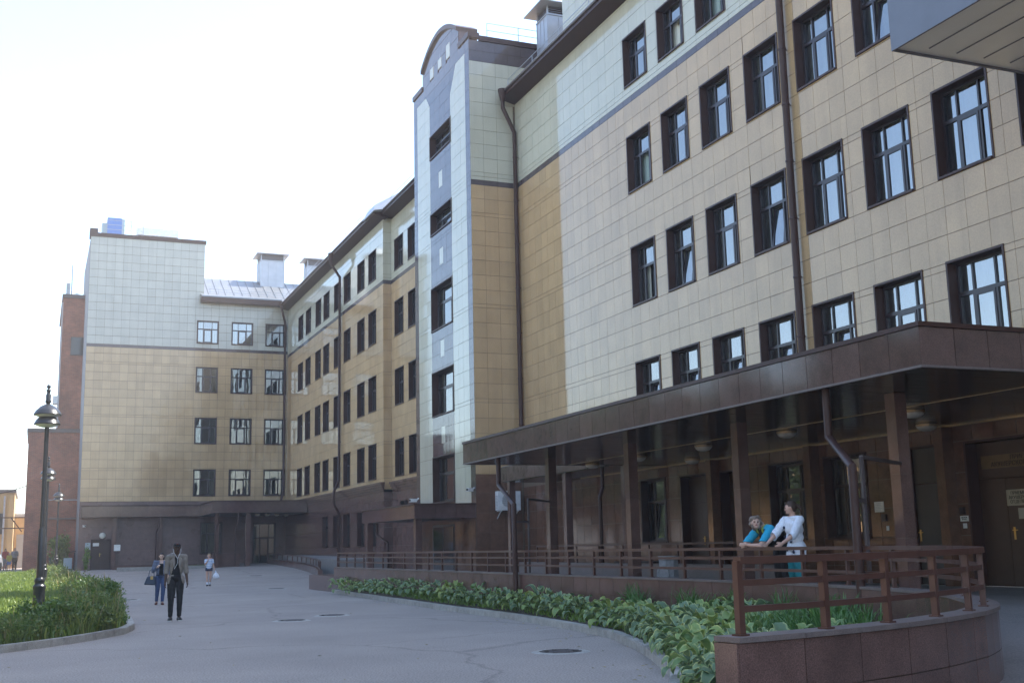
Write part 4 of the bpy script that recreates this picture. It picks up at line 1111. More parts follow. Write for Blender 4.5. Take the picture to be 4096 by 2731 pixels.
LR.append(wall_L - .12)
railing("railing", "long straight brown railing along the front edge of the terrace", wall_at, LR, ZT, 1.49, 3, .048, top_w=.06)
back_at, back_L = path_sampler([(15.2, 21.5), (15.2, 36.0)])
railing("railing", "brown handrail between the terrace columns and the building wall", back_at, [1.5 * i for i in range(10)], 1.05, 1.58, 3, .04, top_w=.05)
mb = MB(); mb.box(15.05, 15.35, 21.4, 36.2, .6, 1.05); tag(mb.build("ramp_kerb", "stone_cap"), "pale stone ramp edge under the rear handrail", "kerb")

# kerb and planting bed -------------------------------------------------
KP = [(6.0, 10.6), (7.08, 12.39), (8.0, 14.55), (8.49, 15.85), (9.19, 18.06), (9.48, 20.2), (9.70, 22.61), (9.80, 24.64), (9.80, 26.31), (9.82, 28.91), (9.94, 31.55), (10.2, 38.61), (10.41, 42.68), (10.46, 43.6)]
def kerb_line(name, label, pts, h, w, step, zf=lambda x, y: 0.0, side=1):
    at, L = path_sampler(pts)
    k = thing(name, label, "kerb", (pts[0][0], pts[0][1], 0))
    n = round(L / step)
    for i in range(n):
        a, b = L * i / n + .006, L * (i + 1) / n - .006
        p, d, r = at((a + b) / 2); z = zf(p.x, p.y)
        mb = curved_box(at, a, b, -w if side < 0 else 0, 0 if side < 0 else w, z - .1, z + h + random.uniform(-.006, .006), 2)
        # chamfer look: thin top step
        top = curved_box(at, a + .004, b - .004, (-w + .02) if side < 0 else .02, -.02 if side < 0 else w - .02, z + h - .001, z + h + .012, 2)
        mb.add(top.v, top.f)
        o = mb.build("kerb_stone", "kerb_concrete", k)
    return k
kerb_line("kerb", "pale concrete kerb curving along the hosta bed", KP, .12, .16, 1.0)
BED = MB()
kat, kL = path_sampler(KP)
nb = 40; vs_ = []
def bed_right(y):
    best = None
    for i in range(200):
        p, d, r = wall_at(wall_L * i / 199)
        if best is None or abs(p.y - y) < abs(best.y - y): best = p
    return best.x - .1
for i in range(nb + 1):
    p, d, r = kat(kL * i / nb); xr = max(p.x + .25, bed_right(p.y))
    for j in range(4): vs_.append((p.x + .1 + (xr - p.x - .1) * j / 3, p.y, .09 + .09 * j))
BED.add(vs_, [(i * 4 + j, i * 4 + j + 1, i * 4 + j + 5, i * 4 + j + 4) for i in range(nb) for j in range(3)])
BED.add([(4.4, 6.9, .08), (9.0, 9.5, .08), (9.8, 11.2, .08), (6.0, 10.65, .08)], [(0, 1, 2, 3)])
tag(BED.build("planting_bed", "soil"), kind="structure")

# ---- leaves -----------------------------------------------------------
def set_uv(me, uvs):
    l = me.uv_layers.new(name="UVMap")
    l.data.foreach_set("uv", np.asarray(uvs, dtype=np.float32).ravel())
def hosta_leaf(length, width, droop, fold, mtl):
    nu, nv = 4, 6; vs_ = []; uv = []
    for j in range(nv + 1):
        t = j / nv
        w = width * (math.sin(math.pi * min(1, t * .93 + .07)) ** .62) * (1 - .35 * t)
        if j == nv: w = 0.004
        ang = .75 - droop * t * t * 1.1 - .45 * t
        if j == 0: y, z = 0.0, 0.0
        else: y += length / nv * math.cos(ang); z += length / nv * math.sin(ang)
        for i in range(nu + 1):
            u = i / nu * 2 - 1
            vs_.append((u * w / 2, y, z + abs(u) * w * fold + .012 * math.sin(t * 9 + u * 3)))
            uv.append((i / nu, t))
    fs = [(j * (nu + 1) + i, j * (nu + 1) + i + 1, (j + 1) * (nu + 1) + i + 1, (j + 1) * (nu + 1) + i) for j in range(nv) for i in range(nu)]
    me = bpy.data.meshes.new("leaf"); me.from_pydata(vs_, [], fs); me.materials.append(MATS[mtl])
    set_uv(me, [uv[i] for f in fs for i in f])
    me.polygons.foreach_set("use_smooth", [True] * len(fs)); me.update()
    return me
LEAVES = {m_: [hosta_leaf(random.uniform(.20, .31), random.uniform(.12, .19), random.uniform(.9, 1.7), random.uniform(.06, .2), m_) for _ in range(6)] for m_ in ("hosta_blue", "hosta_green", "hosta_lime")}
def blades_mesh(name, roots, mtl, seg=2):
    """roots: array rows x,y,z,h,w,dx,dy (tip lean)"""
    n = len(roots); rts = np.asarray(roots, dtype=np.float64)
    ang = RNG.uniform(0, math.pi, n); cx, cy = np.cos(ang), np.sin(ang)
    V = []; ts = [0, .55, 1.0] if seg == 2 else [0, .3, .6, .85, 1.0]
    for t in ts[:-1]:
        w = rts[:, 4] * (1 - t * .55) / 2
        bx = rts[:, 0] + rts[:, 5] * t ** 1.7; by = rts[:, 1] + rts[:, 6] * t ** 1.7
        drop = 1 - .35 * t * np.minimum(1, np.hypot(rts[:, 5], rts[:, 6]) / np.maximum(rts[:, 3], .01)) ** 1
        bz = rts[:, 2] + rts[:, 3] * t * drop
        V.append(np.stack([bx - cx * w, by - cy * w, bz], 1)); V.append(np.stack([bx + cx * w, by + cy * w, bz], 1))
    t = 1.0
    drop = 1 - .5 * np.minimum(1, np.hypot(rts[:, 5], rts[:, 6]) / np.maximum(rts[:, 3], .01))
    V.append(np.stack([rts[:, 0] + rts[:, 5], rts[:, 1] + rts[:, 6], rts[:, 2] + rts[:, 3] * drop], 1))
    k = len(V); vs_ = np.stack(V, 1).reshape(-1, 3)
    base = np.arange(n) * k
    loops = []; starts = []; tot = []
    nq = len(ts) - 2
    quads = []
    for q in range(nq): quads.append(np.stack([base + 2 * q, base + 2 * q + 1, base + 2 * q + 3, base + 2 * q + 2], 1))
    tri = np.stack([base + 2 * nq, base + 2 * nq + 1, base + 2 * nq + 2], 1)
    li = np.concatenate([q.ravel() for q in quads] + [tri.ravel()])
    tot = np.concatenate([np.full(n * nq, 4), np.full(n, 3)]); st = np.concatenate([[0], np.cumsum(tot)[:-1]])
    me = bpy.data.meshes.new(name)
    me.vertices.add(len(vs_)); me.vertices.foreach_set("co", vs_.ravel())
    me.loops.add(len(li)); me.loops.foreach_set("vertex_index", li.astype(np.int32))
    me.polygons.add(len(tot)); me.polygons.foreach_set("loop_start", st.astype(np.int32)); me.polygons.foreach_set("loop_total", tot.astype(np.int32))
    me.update(calc_edges=True); me.materials.append(MATS[mtl])
    l = me.uv_layers.new(name="UVMap"); l.data.foreach_set("uv", np.full(len(li) * 2, .5, dtype=np.float32))
    return me

def bed_z(x, y):
    kx = min((abs(kat(kL * i / 80)[0].y - y), kat(kL * i / 80)[0].x) for i in range(81))[1]
    return max(0.0, min(.27, (x - kx - .1) / max(.3, bed_right(y) - kx) * .30))
def hosta(x, y, size, mtl, nl, leaf_objs=True):
    t = thing("hosta_plant", {"hosta_blue": "blue green hosta with cream edged leaves in the bed behind the kerb", "hosta_green": "bright green hosta with pale yellow leaf edges in the bed behind the kerb", "hosta_lime": "yellow green hosta among darker hostas in the kerb bed"}[mtl],
              "hosta", (x, y, .1 + bed_z(x, y)), group={"hosta_blue": "blue green hostas in the kerb bed", "hosta_green": "green hostas in the kerb bed", "hosta_lime": "yellow green hostas in the kerb bed"}[mtl])
    zb = .10 + bed_z(x, y)
    for i in range(nl):
        q = i / nl
        a = i * 2.399963 + random.uniform(-.3, .3)
        rad = (.05 + .27 * math.sqrt(q)) * size
        z = zb + (.30 - .20 * q + random.uniform(-.03, .03)) * size
        tilt = R(25 - 60 * q + random.uniform(-14, 14))
        sc = size * random.uniform(.82, 1.15)
        M = T(x + rad * math.sin(a) * -1, y + rad * math.cos(a), z) @ RZ(a + random.uniform(-.3, .3)) @ Matrix.Rotation(tilt, 4, 'X') @ Matrix.Rotation(R(random.uniform(-25, 25)), 4, 'Y') @ Matrix.Scale(sc, 4)
        link("leaf", random.choice(LEAVES[mtl]), M, t)
random.seed(21)
spots = []
y = 9.8
while y < 42.0:
    # kerb x at this y
    best = min((abs(kat(kL * i / 150)[0].y - y), kat(kL * i / 150)[0].x) for i in range(151))[1]
    xr = bed_right(y)
    x = best + .46
    r_ = 0
    if x > xr - .12: x = xr - .13
    while x < xr - (.12 if r_ == 0 else .2) and r_ < 6:
        if not (y < 11.6 and x > 8.6): spots.append((x + random.uniform(-.1, .1), y + random.uniform(-.18, .18), r_, xr))
        x += .44 if y < 20 else .42; r_ += 1
    y += .46 if y < 20 else .52
nh = 0
TUFT = []
for (x, y, r_, xr) in spots:
    if (r_ >= 5) or (r_ >= 1 and x > xr - .40 and y > 14) or (y < 13 and x > 8.3):
        TUFT.append((x, y)); continue
    u = random.random()
    m_ = "hosta_blue" if u < .50 else ("hosta_green" if u < .84 else "hosta_lime")
    d = math.hypot(x, y)
    if not in_view((x, y, .4), .12): continue
    hosta(x, y, random.choice((.68, .8, .92, 1.0, 1.08)) * random.uniform(.93, 1.07), m_, 24 if d < 20 else (20 if d < 28 else 16)); nh += 1
for (x, y) in TUFT:
    n = 90; rts = []; zb = .1 + bed_z(x, y)
    for i in range(n):
        a = random.uniform(0, 6.28); l = random.uniform(.3, .68)
        rts.append((x + random.gauss(0, .09), y + random.gauss(0, .09), zb, l, random.uniform(.012, .024), math.cos(a) * l * random.uniform(.15, .7), math.sin(a) * l * random.uniform(.15, .7)))
    t = link("daylily_plant", blades_mesh("daylily_plant", rts, "blade_green", 4))
    tag(t, "tuft of narrow arching green leaves between hostas and granite wall", "plant", "daylily tufts along the granite wall")
# low ground cover between plants
rts = []
for i in range(9000):
    s = random.random() ** 1.4 * kL; p, d, r = kat(s)
    w = max(.3, bed_right(p.y) - p.x); bed_w = w
    o = random.uniform(.16, w); a = random.uniform(0, 6.28); l = random.uniform(.05, .16)
    rts.append((p.x + o, p.y + random.uniform(-.1, .1), .10 + .27 * min(1, o / max(.4, bed_w)), l, random.uniform(.02, .045), math.cos(a) * l * .8, math.sin(a) * l * .8))
tag(link("ground_cover", blades_mesh("ground_cover", rts, "bush_leaf")), kind="stuff")

# ================================================================== LEFT LAWN
LP = [(-7.0, 18.6), (-3.5, 19.9), (-1.5, 21.0), (-.44, 21.87), (.24, 22.67), (1.02, 23.8), (1.83, 25.43), (2.10, 26.76), (2.22, 28.97), (2.36, 33), (2.48, 38), (2.5, 50), (2.3, 62), (1.6, 74), (.6, 78)]
kerb_line("kerb", "grey kerb round the tip of the overgrown lawn", LP, .12, .16, 1.0, gz, side=-1)
lat, lL = path_sampler(LP)
def lawn_right(y):
    for (x0, y0), (x1, y1) in zip(LP[:-1], LP[1:]):
        if y0 <= y <= y1: return x0 + (x1 - x0) * (y - y0) / (y1 - y0)
    return -9
mb = MB(); vs_ = []; ysL = [18.7 + (77.5 - 18.7) * i / 60 for i in range(61)]
for y in ysL:
    xr = lawn_right(y) - .12
    for j in range(7):
        x = -9 + (xr + 9) * j / 6; vs_.append((x, y, gz(x, y) + .10 + .06 * (j not in (0, 6))))
mb.add(vs_, [(i * 7 + j, i * 7 + j + 1, i * 7 + j + 8, i * 7 + j + 7) for i in range(60) for j in range(6)])
tag(mb.build("lawn", "lawn_soil"), kind="structure")
def scatter(n, fn):
    out = []
    while len(out) < n:
        r_ = fn()
        if r_: out.append(r_)
    return out
def lawn_blade():
    y = 19 + 56 * random.random() ** 1.5; xr = lawn_right(y)
    x = xr - random.random() ** .8 * 4.0 - .15
    if x < -7 or not in_view((x, y, .3), .15): return None
    l = random.uniform(.12, .32); a = random.uniform(0, 6.28); k = random.uniform(.1, .6)
    return (x, y, gz(x, y) + .13, l, random.uniform(.012, .03) * (1 + y / 40), math.cos(a) * l * k, math.sin(a) * l * k)
tag(link("lawn_grass", blades_mesh("lawn_grass", scatter(34000, lawn_blade), "lawn_green")), kind="stuff")
def edge_w(y): return 1.0 if y < 40 else 1.25
def weed():
    y = 22 + 54 * random.random() ** 1.6; xr = lawn_right(y)
    e = abs(random.gauss(0, .75)) * edge_w(y); x = xr - .2 - e
    if not in_view((x, y, .4), .1): return None
    hgt = (.42 + .20 * math.sin(y * 1.3) + .15 * math.sin(y * 3.1 + x * 2)) * math.exp(-(e - .5) ** 2 / 1.2)
    l = max(.12, hgt * random.uniform(.5, 1.25)); a = random.uniform(0, 6.28); k = random.uniform(.05, .5)
    return (x, y, gz(x, y) + .1, l, random.uniform(.014, .035) * (1 + y / 60), math.cos(a) * l * k, math.sin(a) * l * k)
tag(link("tall_weeds", blades_mesh("tall_weeds", scatter(11000, weed), "weed_green", 4)), kind="stuff")
def straw():
    r_ = weed()
    if not r_ or r_[1] > 60: return None
    r_ = list(r_); r_[3] = r_[3] * 1.25 + .12; r_[4] *= .55; return tuple(r_)
tag(link("dry_grass", blades_mesh("dry_grass", scatter(900, straw), "weed_straw", 4)), kind="stuff")
def leaf_cloud(name, centers, n, size, mtl, shell=.55):
    """leaf quads spread through ellipsoids (c, (rx,ry,rz), weight)"""
    W_s = np.array([c[2] for c in centers], float); W_s /= W_s.sum()
    idx = RNG.choice(len(centers), n, p=W_s)
    C = np.array([c[0] for c in centers], float)[idx]; Rr = np.array([c[1] for c in centers], float)[idx]
    d = RNG.normal(size=(n, 3)); d /= np.linalg.norm(d, axis=1)[:, None]
    rad = (shell + (1 - shell) * RNG.random(n)) * (1 + .10 * RNG.normal(size=n))
    P = C + d * Rr * rad[:, None]
    a = RNG.normal(size=(n, 3)); a /= np.linalg.norm(a, axis=1)[:, None]
    b = np.cross(a, RNG.normal(size=(n, 3))); b /= np.linalg.norm(b, axis=1)[:, None]
    s = size * RNG.uniform(.6, 1.3, n)[:, None]
    V = np.stack([P - a * s * .5, P + b * s * .32, P + a * s * .5, P - b * s * .32], 1).reshape(-1, 3)
    me = bpy.data.meshes.new(name)
    me.vertices.add(4 * n); me.vertices.foreach_set("co", V.ravel())
    me.loops.add(4 * n); me.loops.foreach_set("vertex_index", np.arange(4 * n, dtype=np.int32))
    me.polygons.add(n); me.polygons.foreach_set("loop_start", np.arange(0, 4 * n, 4, dtype=np.int32)); me.polygons.foreach_set("loop_total", np.full(n, 4, dtype=np.int32))
    me.update(calc_edges=True); me.materials.append(MATS[mtl])
    l = me.uv_layers.new(name="UVMap"); l.data.foreach_set("uv", np.full(8 * n, .5, dtype=np.float32))
    return me
def shrub(name, label, cat, x, y, r, h, n, mtl, size, grp=None):
    t = thing(name, label, cat, (x, y, gz(x, y) + .1), group=grp)
    z = gz(x, y) + .1
    cs = [((x + random.uniform(-.5, .5) * r, y + random.uniform(-.5, .5) * r, z + h * random.uniform(.35, .75)), (r * random.uniform(.35, .6),) * 2 + (h * random.uniform(.22, .38),), 1) for _ in range(7)]
    link("foliage", leaf_cloud("foliage", cs, n, size, mtl, .3), I4, t)
    mb = MB()
    for c in cs: mb.tube([(x + random.uniform(-.05, .05), y, z), (c[0][0], c[0][1], c[0][2])], [.012, .005], 5)
    mb.build("stem", "bark", t)
for i, (x, y, r, h, lb) in enumerate(((.25, 24.4, .7, .75, "low green shrub at the lawn corner nearest the camera"), (1.35, 26.2, .6, .75, "leafy shrub on the rounded tip of the lawn kerb"), (1.7, 29.5, .65, .9, "wild shrub on the lawn edge level with the walking man"), (1.75, 33.5, .7, 1.0, "bushy wild shrub on the lawn edge right of the nearest lamp"), (1.8, 39, .8, .95, "wild shrub on the lawn edge level with the woman"), (1.2, 24.9, .5, .55, "small low shrub just behind the lawn kerb"))):
    shrub("shrub", lb, "shrub", x, y, r, h, 1500, "weed_green" if i % 2 else "grass_green", .075, "wild shrubs along the lawn kerb")
cs = []
while len(cs) < 420:
    y = 22.5 + 52 * random.random() ** 1.7; xr = lawn_right(y); e = abs(random.gauss(0, .8)) * edge_w(y); x = xr - .28 - e
    if not in_view((x, y, .4), .1): continue
    hh = random.uniform(.12, .42) * (1.0 + .25 * math.sin(y * 1.3)) * math.exp(-(e - .4) ** 2 / 1.6) + .04
    cs.append(((x, y, gz(x, y) + .12 + hh * .8), (random.uniform(.10, .30), random.uniform(.10, .30), hh), 1 + hh))
tag(link("weed_leaves", leaf_cloud("weed_leaves", cs[::2], 26000, .062, "grass_green", .15)), kind="stuff")
tag(link("weed_leaves", leaf_cloud("weed_leaves", cs[1::2], 26000, .055, "weed_green", .15)), kind="stuff")
shrub("shrub", "bright sunlit bush beside the far street lamp by the brick wall", "shrub", 1.7, 88, 1.1, 2.4, 1500, "bush_leaf", .2)
shrub("shrub", "thin young tree shoot at the far tip of the lawn", "shrub", 3.0, 76.5, .35, 1.6, 260, "bush_leaf", .14)
mb = MB()
for i in range(14):
    a = random.uniform(0, 6.28); r_ = random.uniform(0, .5)
mb = MB()
rts = []
for i in range(1800):
    x = random.uniform(5.2, 11.5); y = random.uniform(79.2, 83.5); rts.append((x, y, gz(x, y) + .02, random.uniform(.06, .16), .05, random.uniform(-.05, .05), random.uniform(-.05, .05)))
tag(link("lawn_grass", blades_mesh("lawn_grass", rts, "grass_green")), kind="stuff")
mb = MB(); mb.box(5.0, 11.6, 79.0, 79.14, .5, .78); tag(mb.build("kerb", "kerb_concrete"), "pale kerb of the small lawn strip before the far wing", "kerb")
mb = MB(); mb.box(11.0, 12.6, 78.2, 79.4, .4, 1.5); t = mb.build("granite_block", "granite_wall"); tag(t, "low granite block wall at the foot of the far corner canopy", "low wall")
fr_at, fr_L = path_sampler([(11.3, 80.6), (14.0, 80.6)])

# far ramp and platform at the foot of the middle block ------------------
t = thing("ramp_platform", "raised grey platform with low granite wall and railing along the middle block", "platform", (15.5, 70, .5))
mb = MB(); mb.hexa([(14.35, 58.2, .0), (XD - .03, 58.2, .0), (XD - .03, 80, .3), (15.4, 80, .3), (14.35, 58.2, 1.10), (XD - .03, 58.2, 1.12), (XD - .03, 80, 1.30), (15.4, 80, 1.30)]); mb.build("platform", "terrace_floor", t)
rp_at, rp_L = path_sampler([(13.1, 57.0), (13.9, 61), (14.6, 66), (15.0, 72), (15.2, 82)])
for i in range(18):
    mb = curved_box(rp_at, rp_L * i / 18 + .01, rp_L * (i + 1) / 18 - .01, -.12, .12, .0, .62 + .024 * i, 2); mb.build("granite_slab", "granite_wall", t)
def rp_z(s): return .62 + .43 * s / rp_L
pts = [rp_L * i / 14 for i in range(15)]
for s in pts:
    p, d, r = rp_at(s); mb = MB(); mb.bar((p.x, p.y, rp_z(s)), (p.x, p.y, rp_z(s) + .40), .045, .045); mb.build("post", "brown_paint", t)
for a, b in zip(pts[:-1], pts[1:]):
    pa, pb = rp_at(a)[0], rp_at(b)[0]
    for h in (.40, .05):
        mb = MB(); mb.bar((pa.x, pa.y, rp_z(a) + h), (pb.x, pb.y, rp_z(b) + h), .05, .05); mb.build("rail", "brown_paint", t)

# manholes ------------------------------------------------------------
def manhole(x, y, r, label):
    t = thing("manhole_cover", label, "manhole cover", (x, y, gz(x, y)), group="iron manhole covers in the asphalt")
    z = gz(x, y)
    mb = MB(); mb.lathe([(r + .12, .002), (r + .07, .012), (r, .014), (r, .004)], (x, y, z), 32); mb.build("ring", "kerb_concrete", t)
    mb = MB(); mb.lathe([(r - .012, .004), (r - .012, .016), (r - .04, .02), (r - .06, .014), (r * .55, .014), (r * .52, .02), (r * .42, .02), (r * .40, .014), (.001, .016)], (x, y, z), 32); l = mb.build("lid", "cast_iron", t)
    for k in range(8):
        a = k * math.pi / 4; m2 = MB(); m2.bar((x + r * .6 * math.cos(a), y + r * .6 * math.sin(a), z + .017), (x + r * .9 * math.cos(a), y + r * .9 * math.sin(a), z + .017), .03, .01); m2.build("rib", "cast_iron", l)
manhole(7.46, 16.38, .33, "nearest round iron manhole cover, in the road beside the hosta bed")
manhole(6.89, 28.67, .33, "round iron manhole cover in the road between the walking man and the bed")
manhole(5.61, 27.3, .33, "round iron manhole cover in the road right of the walking man")
manhole(3.15, 43.8, .36, "iron manhole cover beside the woman with the handbag")
manhole(11.2, 64.0, .36, "far iron manhole cover near the ramp")
manhole(9.6, 50.0, .36, "iron manhole cover in front of the terrace corner")
# fallen leaves and twigs on the asphalt
mb = MB()
for i in range(130):
    x, y = random.uniform(-.5, 10), random.uniform(9, 45)
    kx = min((abs(kat(kL * j / 60)[0].y - y), kat(kL * j / 60)[0].x) for j in range(61))[1]
    if random.random() < .6: x = kx - abs(random.gauss(0, .5)) - .1
    if x > kx - .05 or x < lawn_right(y) + .1: continue
    a = random.uniform(0, 6.28); s = random.uniform(.015, .045)
    c, sn = math.cos(a) * s, math.sin(a) * s
    mb.add([(x - c, y - sn, .006), (x + sn * .5, y - c * .5, .012), (x + c, y + sn, .008), (x - sn * .5, y + c * .5, .016)], [(0, 1, 2, 3)])
tag(mb.build("fallen_leaves", "weed_straw"), kind="stuff")

# ================================================================== STREET LAMPS
def lamp(x, y, H, label):
    z = gz(x, y) + .1
    t = thing("street_lamp", label, "street lamp", (x, y, z), group="old style street lamps along the lawn")
    b = MB(); b.lathe([(.19, 0), (.19, .10), (.17, .14), (.155, .2), (.15, .62), (.165, .66), (.165, .72), (.13, .76), (.12, .80), (.135, .84), (.135, .88), (.095, .94)], (x, y, z), 20); smooth_angle(b.build("base", "lamp_paint", t, smooth=True).data)
    p = MB(); p.lathe([(.092, .92), (.085, 2.2), (.062, 2.25), (.07, 2.32), (.062, 2.38), (.056, H - 1.0), (.05, H - .3)], (x, y, z), 16); smooth_angle(p.build("post", "lamp_paint", t, smooth=True).data)
    for k, (zz, r) in enumerate(((H - .98, .34), (H - .72, .36))):
        s_ = MB(); s_.lathe([(r, -.02), (r * 1.02, 0), (r * .86, .11), (r * .80, .13), (r * .55, .22), (r * .28, .27), (.07, .285), (.05, .25)], (x, y, zz + z), 28); smooth_angle(s_.build("shade", "lamp_paint", t, smooth=True).data, 30)
        g = MB(); g.lathe([(.05, -.09), (r * .5, -.085), (r * .9, -.03), (r * .93, 0)], (x, y, zz + z), 24); g.build("diffuser", "lamp_glass", t, smooth=True)
    f = MB(); f.lathe([(.07, 0), (.08, .05), (.065, .09), (.07, .22), (.05, .25), (.045, .31), (.07, .35), (.05, .38), (.02, .39), (.05, .42), (.055, .46), (.04, .50), (.001, .52)], (x, y, z + H - .40), 16); f.build("finial", "lamp_paint", t, smooth=True)
lamp(.19, 34.0, 6.05, "nearest black double dome street lamp standing in the lawn")
lamp(.50, 60.0, 5.95, "second black dome street lamp, seen just right of the nearest post")
lamp(1.42, 84.0, 5.6, "farthest black dome street lamp in front of the brick wall")

# ================================================================== LEFT BACKGROUND
def building_box(name, label, x0, x1, y0, y1, z0, z1, m_, cap=None):
    t = thing(name, label, "building", ((x0 + x1) / 2, y0, z0))
    mb = MB(); mb.box(x0, x1, y0, y1, z0, z1); mb.build("wall", m_, t)
    if cap:
        mb = MB(); mb.box(x0 - .12, x1 + .12, y0 - .12, y1 + .1, z1, z1 + .28); mb.build("roof_edge", cap, t)
    return t
bk = building_box("brick_building", "tall red brick building behind the far wing", 1.28, 9, 92, 104, .4, 20.9, "red_brick", "roof_brown")
mb = MB(); mb.box(1.9, 3.0, 91.93, 91.99, 16.5, 17.9); w_ = mb.build("window", "frame_dark", bk)
mb = MB(); mb.box(1.95, 2.95, 91.9, 91.925, 16.55, 17.85); mb.build("pane", "car_glass", w_)
mb = MB(); mb.bar((1.2, 91.9, 11), (1.2, 91.9, 20.5), .08, .08); mb.build("downpipe", "grey_plastic", bk)
lb = building_box("brick_annex", "lower red brick annex left of the tall brick building", -.70, 2.9, 90.6, 100, .4, 10.5, "red_brick", "roof_brown")
mb = MB(); mb.box(.9, 2.9, 90.3, 90.55, 4.2, 4.3); mb.build("ledge", "stone_cap", lb)
mb = MB(); mb.box(.55, .75, 90.45, 90.58, 3.6, 7.0); mb.build("cabinet", "grey_wall", lb)
for a, b in (((.7, 90.5, 5.6), (2.85, 90.5, 5.6)), ((2.84, 90.5, .5), (2.84, 90.5, 10))):
    mb = MB(); mb.bar(a, b, .06, .06); mb.build("pipe", "grey_plastic", lb)
an = thing("rooftop_antenna", "pale mobile antenna panels on the brick tower roof", "antenna", (1.7, 95, 21.1))
mb = MB(); mb.box(1.45, 1.75, 94.9, 95.1, 21.1, 22.7); mb.build("panel", "antenna", an)
mb = MB(); mb.bar((1.85, 95, 21.1), (1.85, 95, 24.2), .09, .09); mb.bar((2.25, 95, 21.1), (2.25, 95, 22.2), .05, .05); mb.bar((2.05, 95, 21.9), (2.45, 95, 21.9), .05, .05); mb.build("mast", "antenna", an)
ac = thing("air_conditioner", "white outdoor unit on the left edge of the brick tower", "air conditioner", (1.1, 92.3, 12.9))
mb = MB(); mb.box(.82, 1.26, 92.1, 92.9, 12.8, 13.4); mb.build("case", "white_plastic", ac)
yb = building_box("yellow_building", "yellow two storey building with corner pilasters at the left edge", -14, -1.75, 112, 124, .4, 7.2, "yellow_wall", "roof_brown")
for x in (-2.2, -4.2, -6.2):
    mb = MB(); mb.box(x, x + .45, 111.8, 111.98, .5, 7.0); mb.build("pilaster", "yellow_wall", yb)
for x in (-3.4, -5.4):
    mb = MB(); mb.box(x, x + .9, 111.92, 111.97, 3.6, 5.4); w_ = mb.build("window", "frame_dark", yb); mb = MB(); mb.box(x + .06, x + .84, 111.9, 111.915, 3.66, 5.34); mb.build("pane", "car_glass", w_)
mb = MB(); mb.bar((-2.55, 111.7, .5), (-2.55, 111.7, 6.9), .14, .14); mb.build("downpipe", "grey_plastic", yb)
mb = MB(); mb.box(-14, -1.7, 111.9, 111.96, .4, 1.9); mb.build("plinth", "red_brick", yb)
gb = building_box("garage", "small orange garage with grey door between yellow and brick buildings", -1.7, .6, 116, 122, .4, 5.2, "yellow_wall", "vent_metal")
mb = MB(); mb.box(-1.5, -.35, 115.9, 115.98, .5, 3.6); mb.build("door", "grey_wall", gb)
cabs = thing("pipe_bridge", "dark overhead pipe frame crossing between the buildings", "pipe frame", (-2, 108, 4))
for a, b in (((-9, 108, 4.9), (-.7, 108, 4.9)), ((-9, 108, 4.0), (-.7, 108, 4.0)), ((-1.9, 108, 4.9), (-1.0, 108, 3.7)), ((-.75, 108, .4), (-.75, 108, 7.3))):
    mb = MB(); mb.bar(a, b, .09, .09); mb.build("pipe", "brown_metal", cabs)
cb = thing("overhead_cable", "sagging black cable strung to the brick annex", "cable", (-.7, 100, 6.8))
mb = MB(); mb.tube([(-.75, 96, 6.9), (-2, 96.5, 6.5), (-3.5, 97, 6.2), (-6, 98, 6.1), (-10, 100, 6.4)], .035, 6); mb.build("cable", "tyre", cb)
# sign board, low rail
t = thing("notice_board", "pale rectangular board standing in the weeds by the brick wall", "board", (2.25, 86.5, .6))
mb = MB(); mb.box(1.95, 2.50, 86.4, 86.44, .7, 1.45); mb.build("board", "steel_pale", t)
mb = MB(); mb.bar((2.0, 86.45, .5), (2.0, 86.45, 1.4), .04, .04); mb.bar((2.45, 86.45, .5), (2.45, 86.45, 1.4), .04, .04); mb.build("post", "grey_plastic", t)
t = thing("handrail", "dark low handrail leading to the brick annex", "railing", (2.3, 88.5, .5))
mb = MB(); mb.bar((1.3, 88.5, 1.75), (2.8, 88.5, 1.9), .07, .05); mb.build("rail", "frame_dark", t)
for x in (1.4, 2.7): mb = MB(); mb.bar((x, 88.5, .5), (x, 88.5, 1.8), .07, .07); mb.build("post", "frame_dark", t)
# planters at the kerb in the distance
# rooftop equipment on the far wing
t = thing("cooling_tower", "blue rooftop cooling tower on the far wing", "cooling unit", (4.6, 88, 24.3))
mb = MB(); mb.box(3.98, 5.0, 87.6, 89.4, 24.2, 26.25); mb.build("casing", "steel_blue", t)
mb = MB(); mb.box(5.0, 5.2, 87.65, 89.4, 24.2, 26.2); mb.build("side_panel", "steel_pale", t)
mb = MB(); mb.box(3.62, 3.97, 87.8, 89.2, 24.2, 25.85); mb.build("duct", "steel_pale", t)
t = thing("chiller", "long white rooftop chiller with three fans on the far wing", "chiller", (7.5, 88, 24.3))
mb = MB(); mb.box(6.05, 9.05, 87.4, 88.8, 25.06, 25.60); mb.build("casing", "white_plastic", t)
for k in range(3):
    mb = MB(); mb.lathe([(.42, 0), (.42, .10), (.36, .10), (.34, .02), (.001, .03)], (6.55 + k * 1.0, 88.1, 25.60), 20); mb.build("fan", "steel_pale", t)
for x in (6.1, 7.0, 8.0, 9.0):
    mb = MB(); mb.bar((x, 87.45, 24.2), (x, 87.45, 25.06), .06, .06); mb.build("leg", "grey_plastic", t)
mb = MB(); mb.box(6.2, 8.95, 87.6, 88.6, 24.3, 25.05); mb.build("coil", "frame_dark", t)
t = thing("roof_railing", "thin service railing round the blue cooling tower", "railing", (4.5, 86.4, 24.3))
P = [(3.9, 86.5), (5.6, 86.5), (6.5, 87.2)]
for x, y in P: mb = MB(); mb.bar((x, y, 24.2), (x, y, 25.75), .04, .04); mb.build("post", "grey_plastic", t)
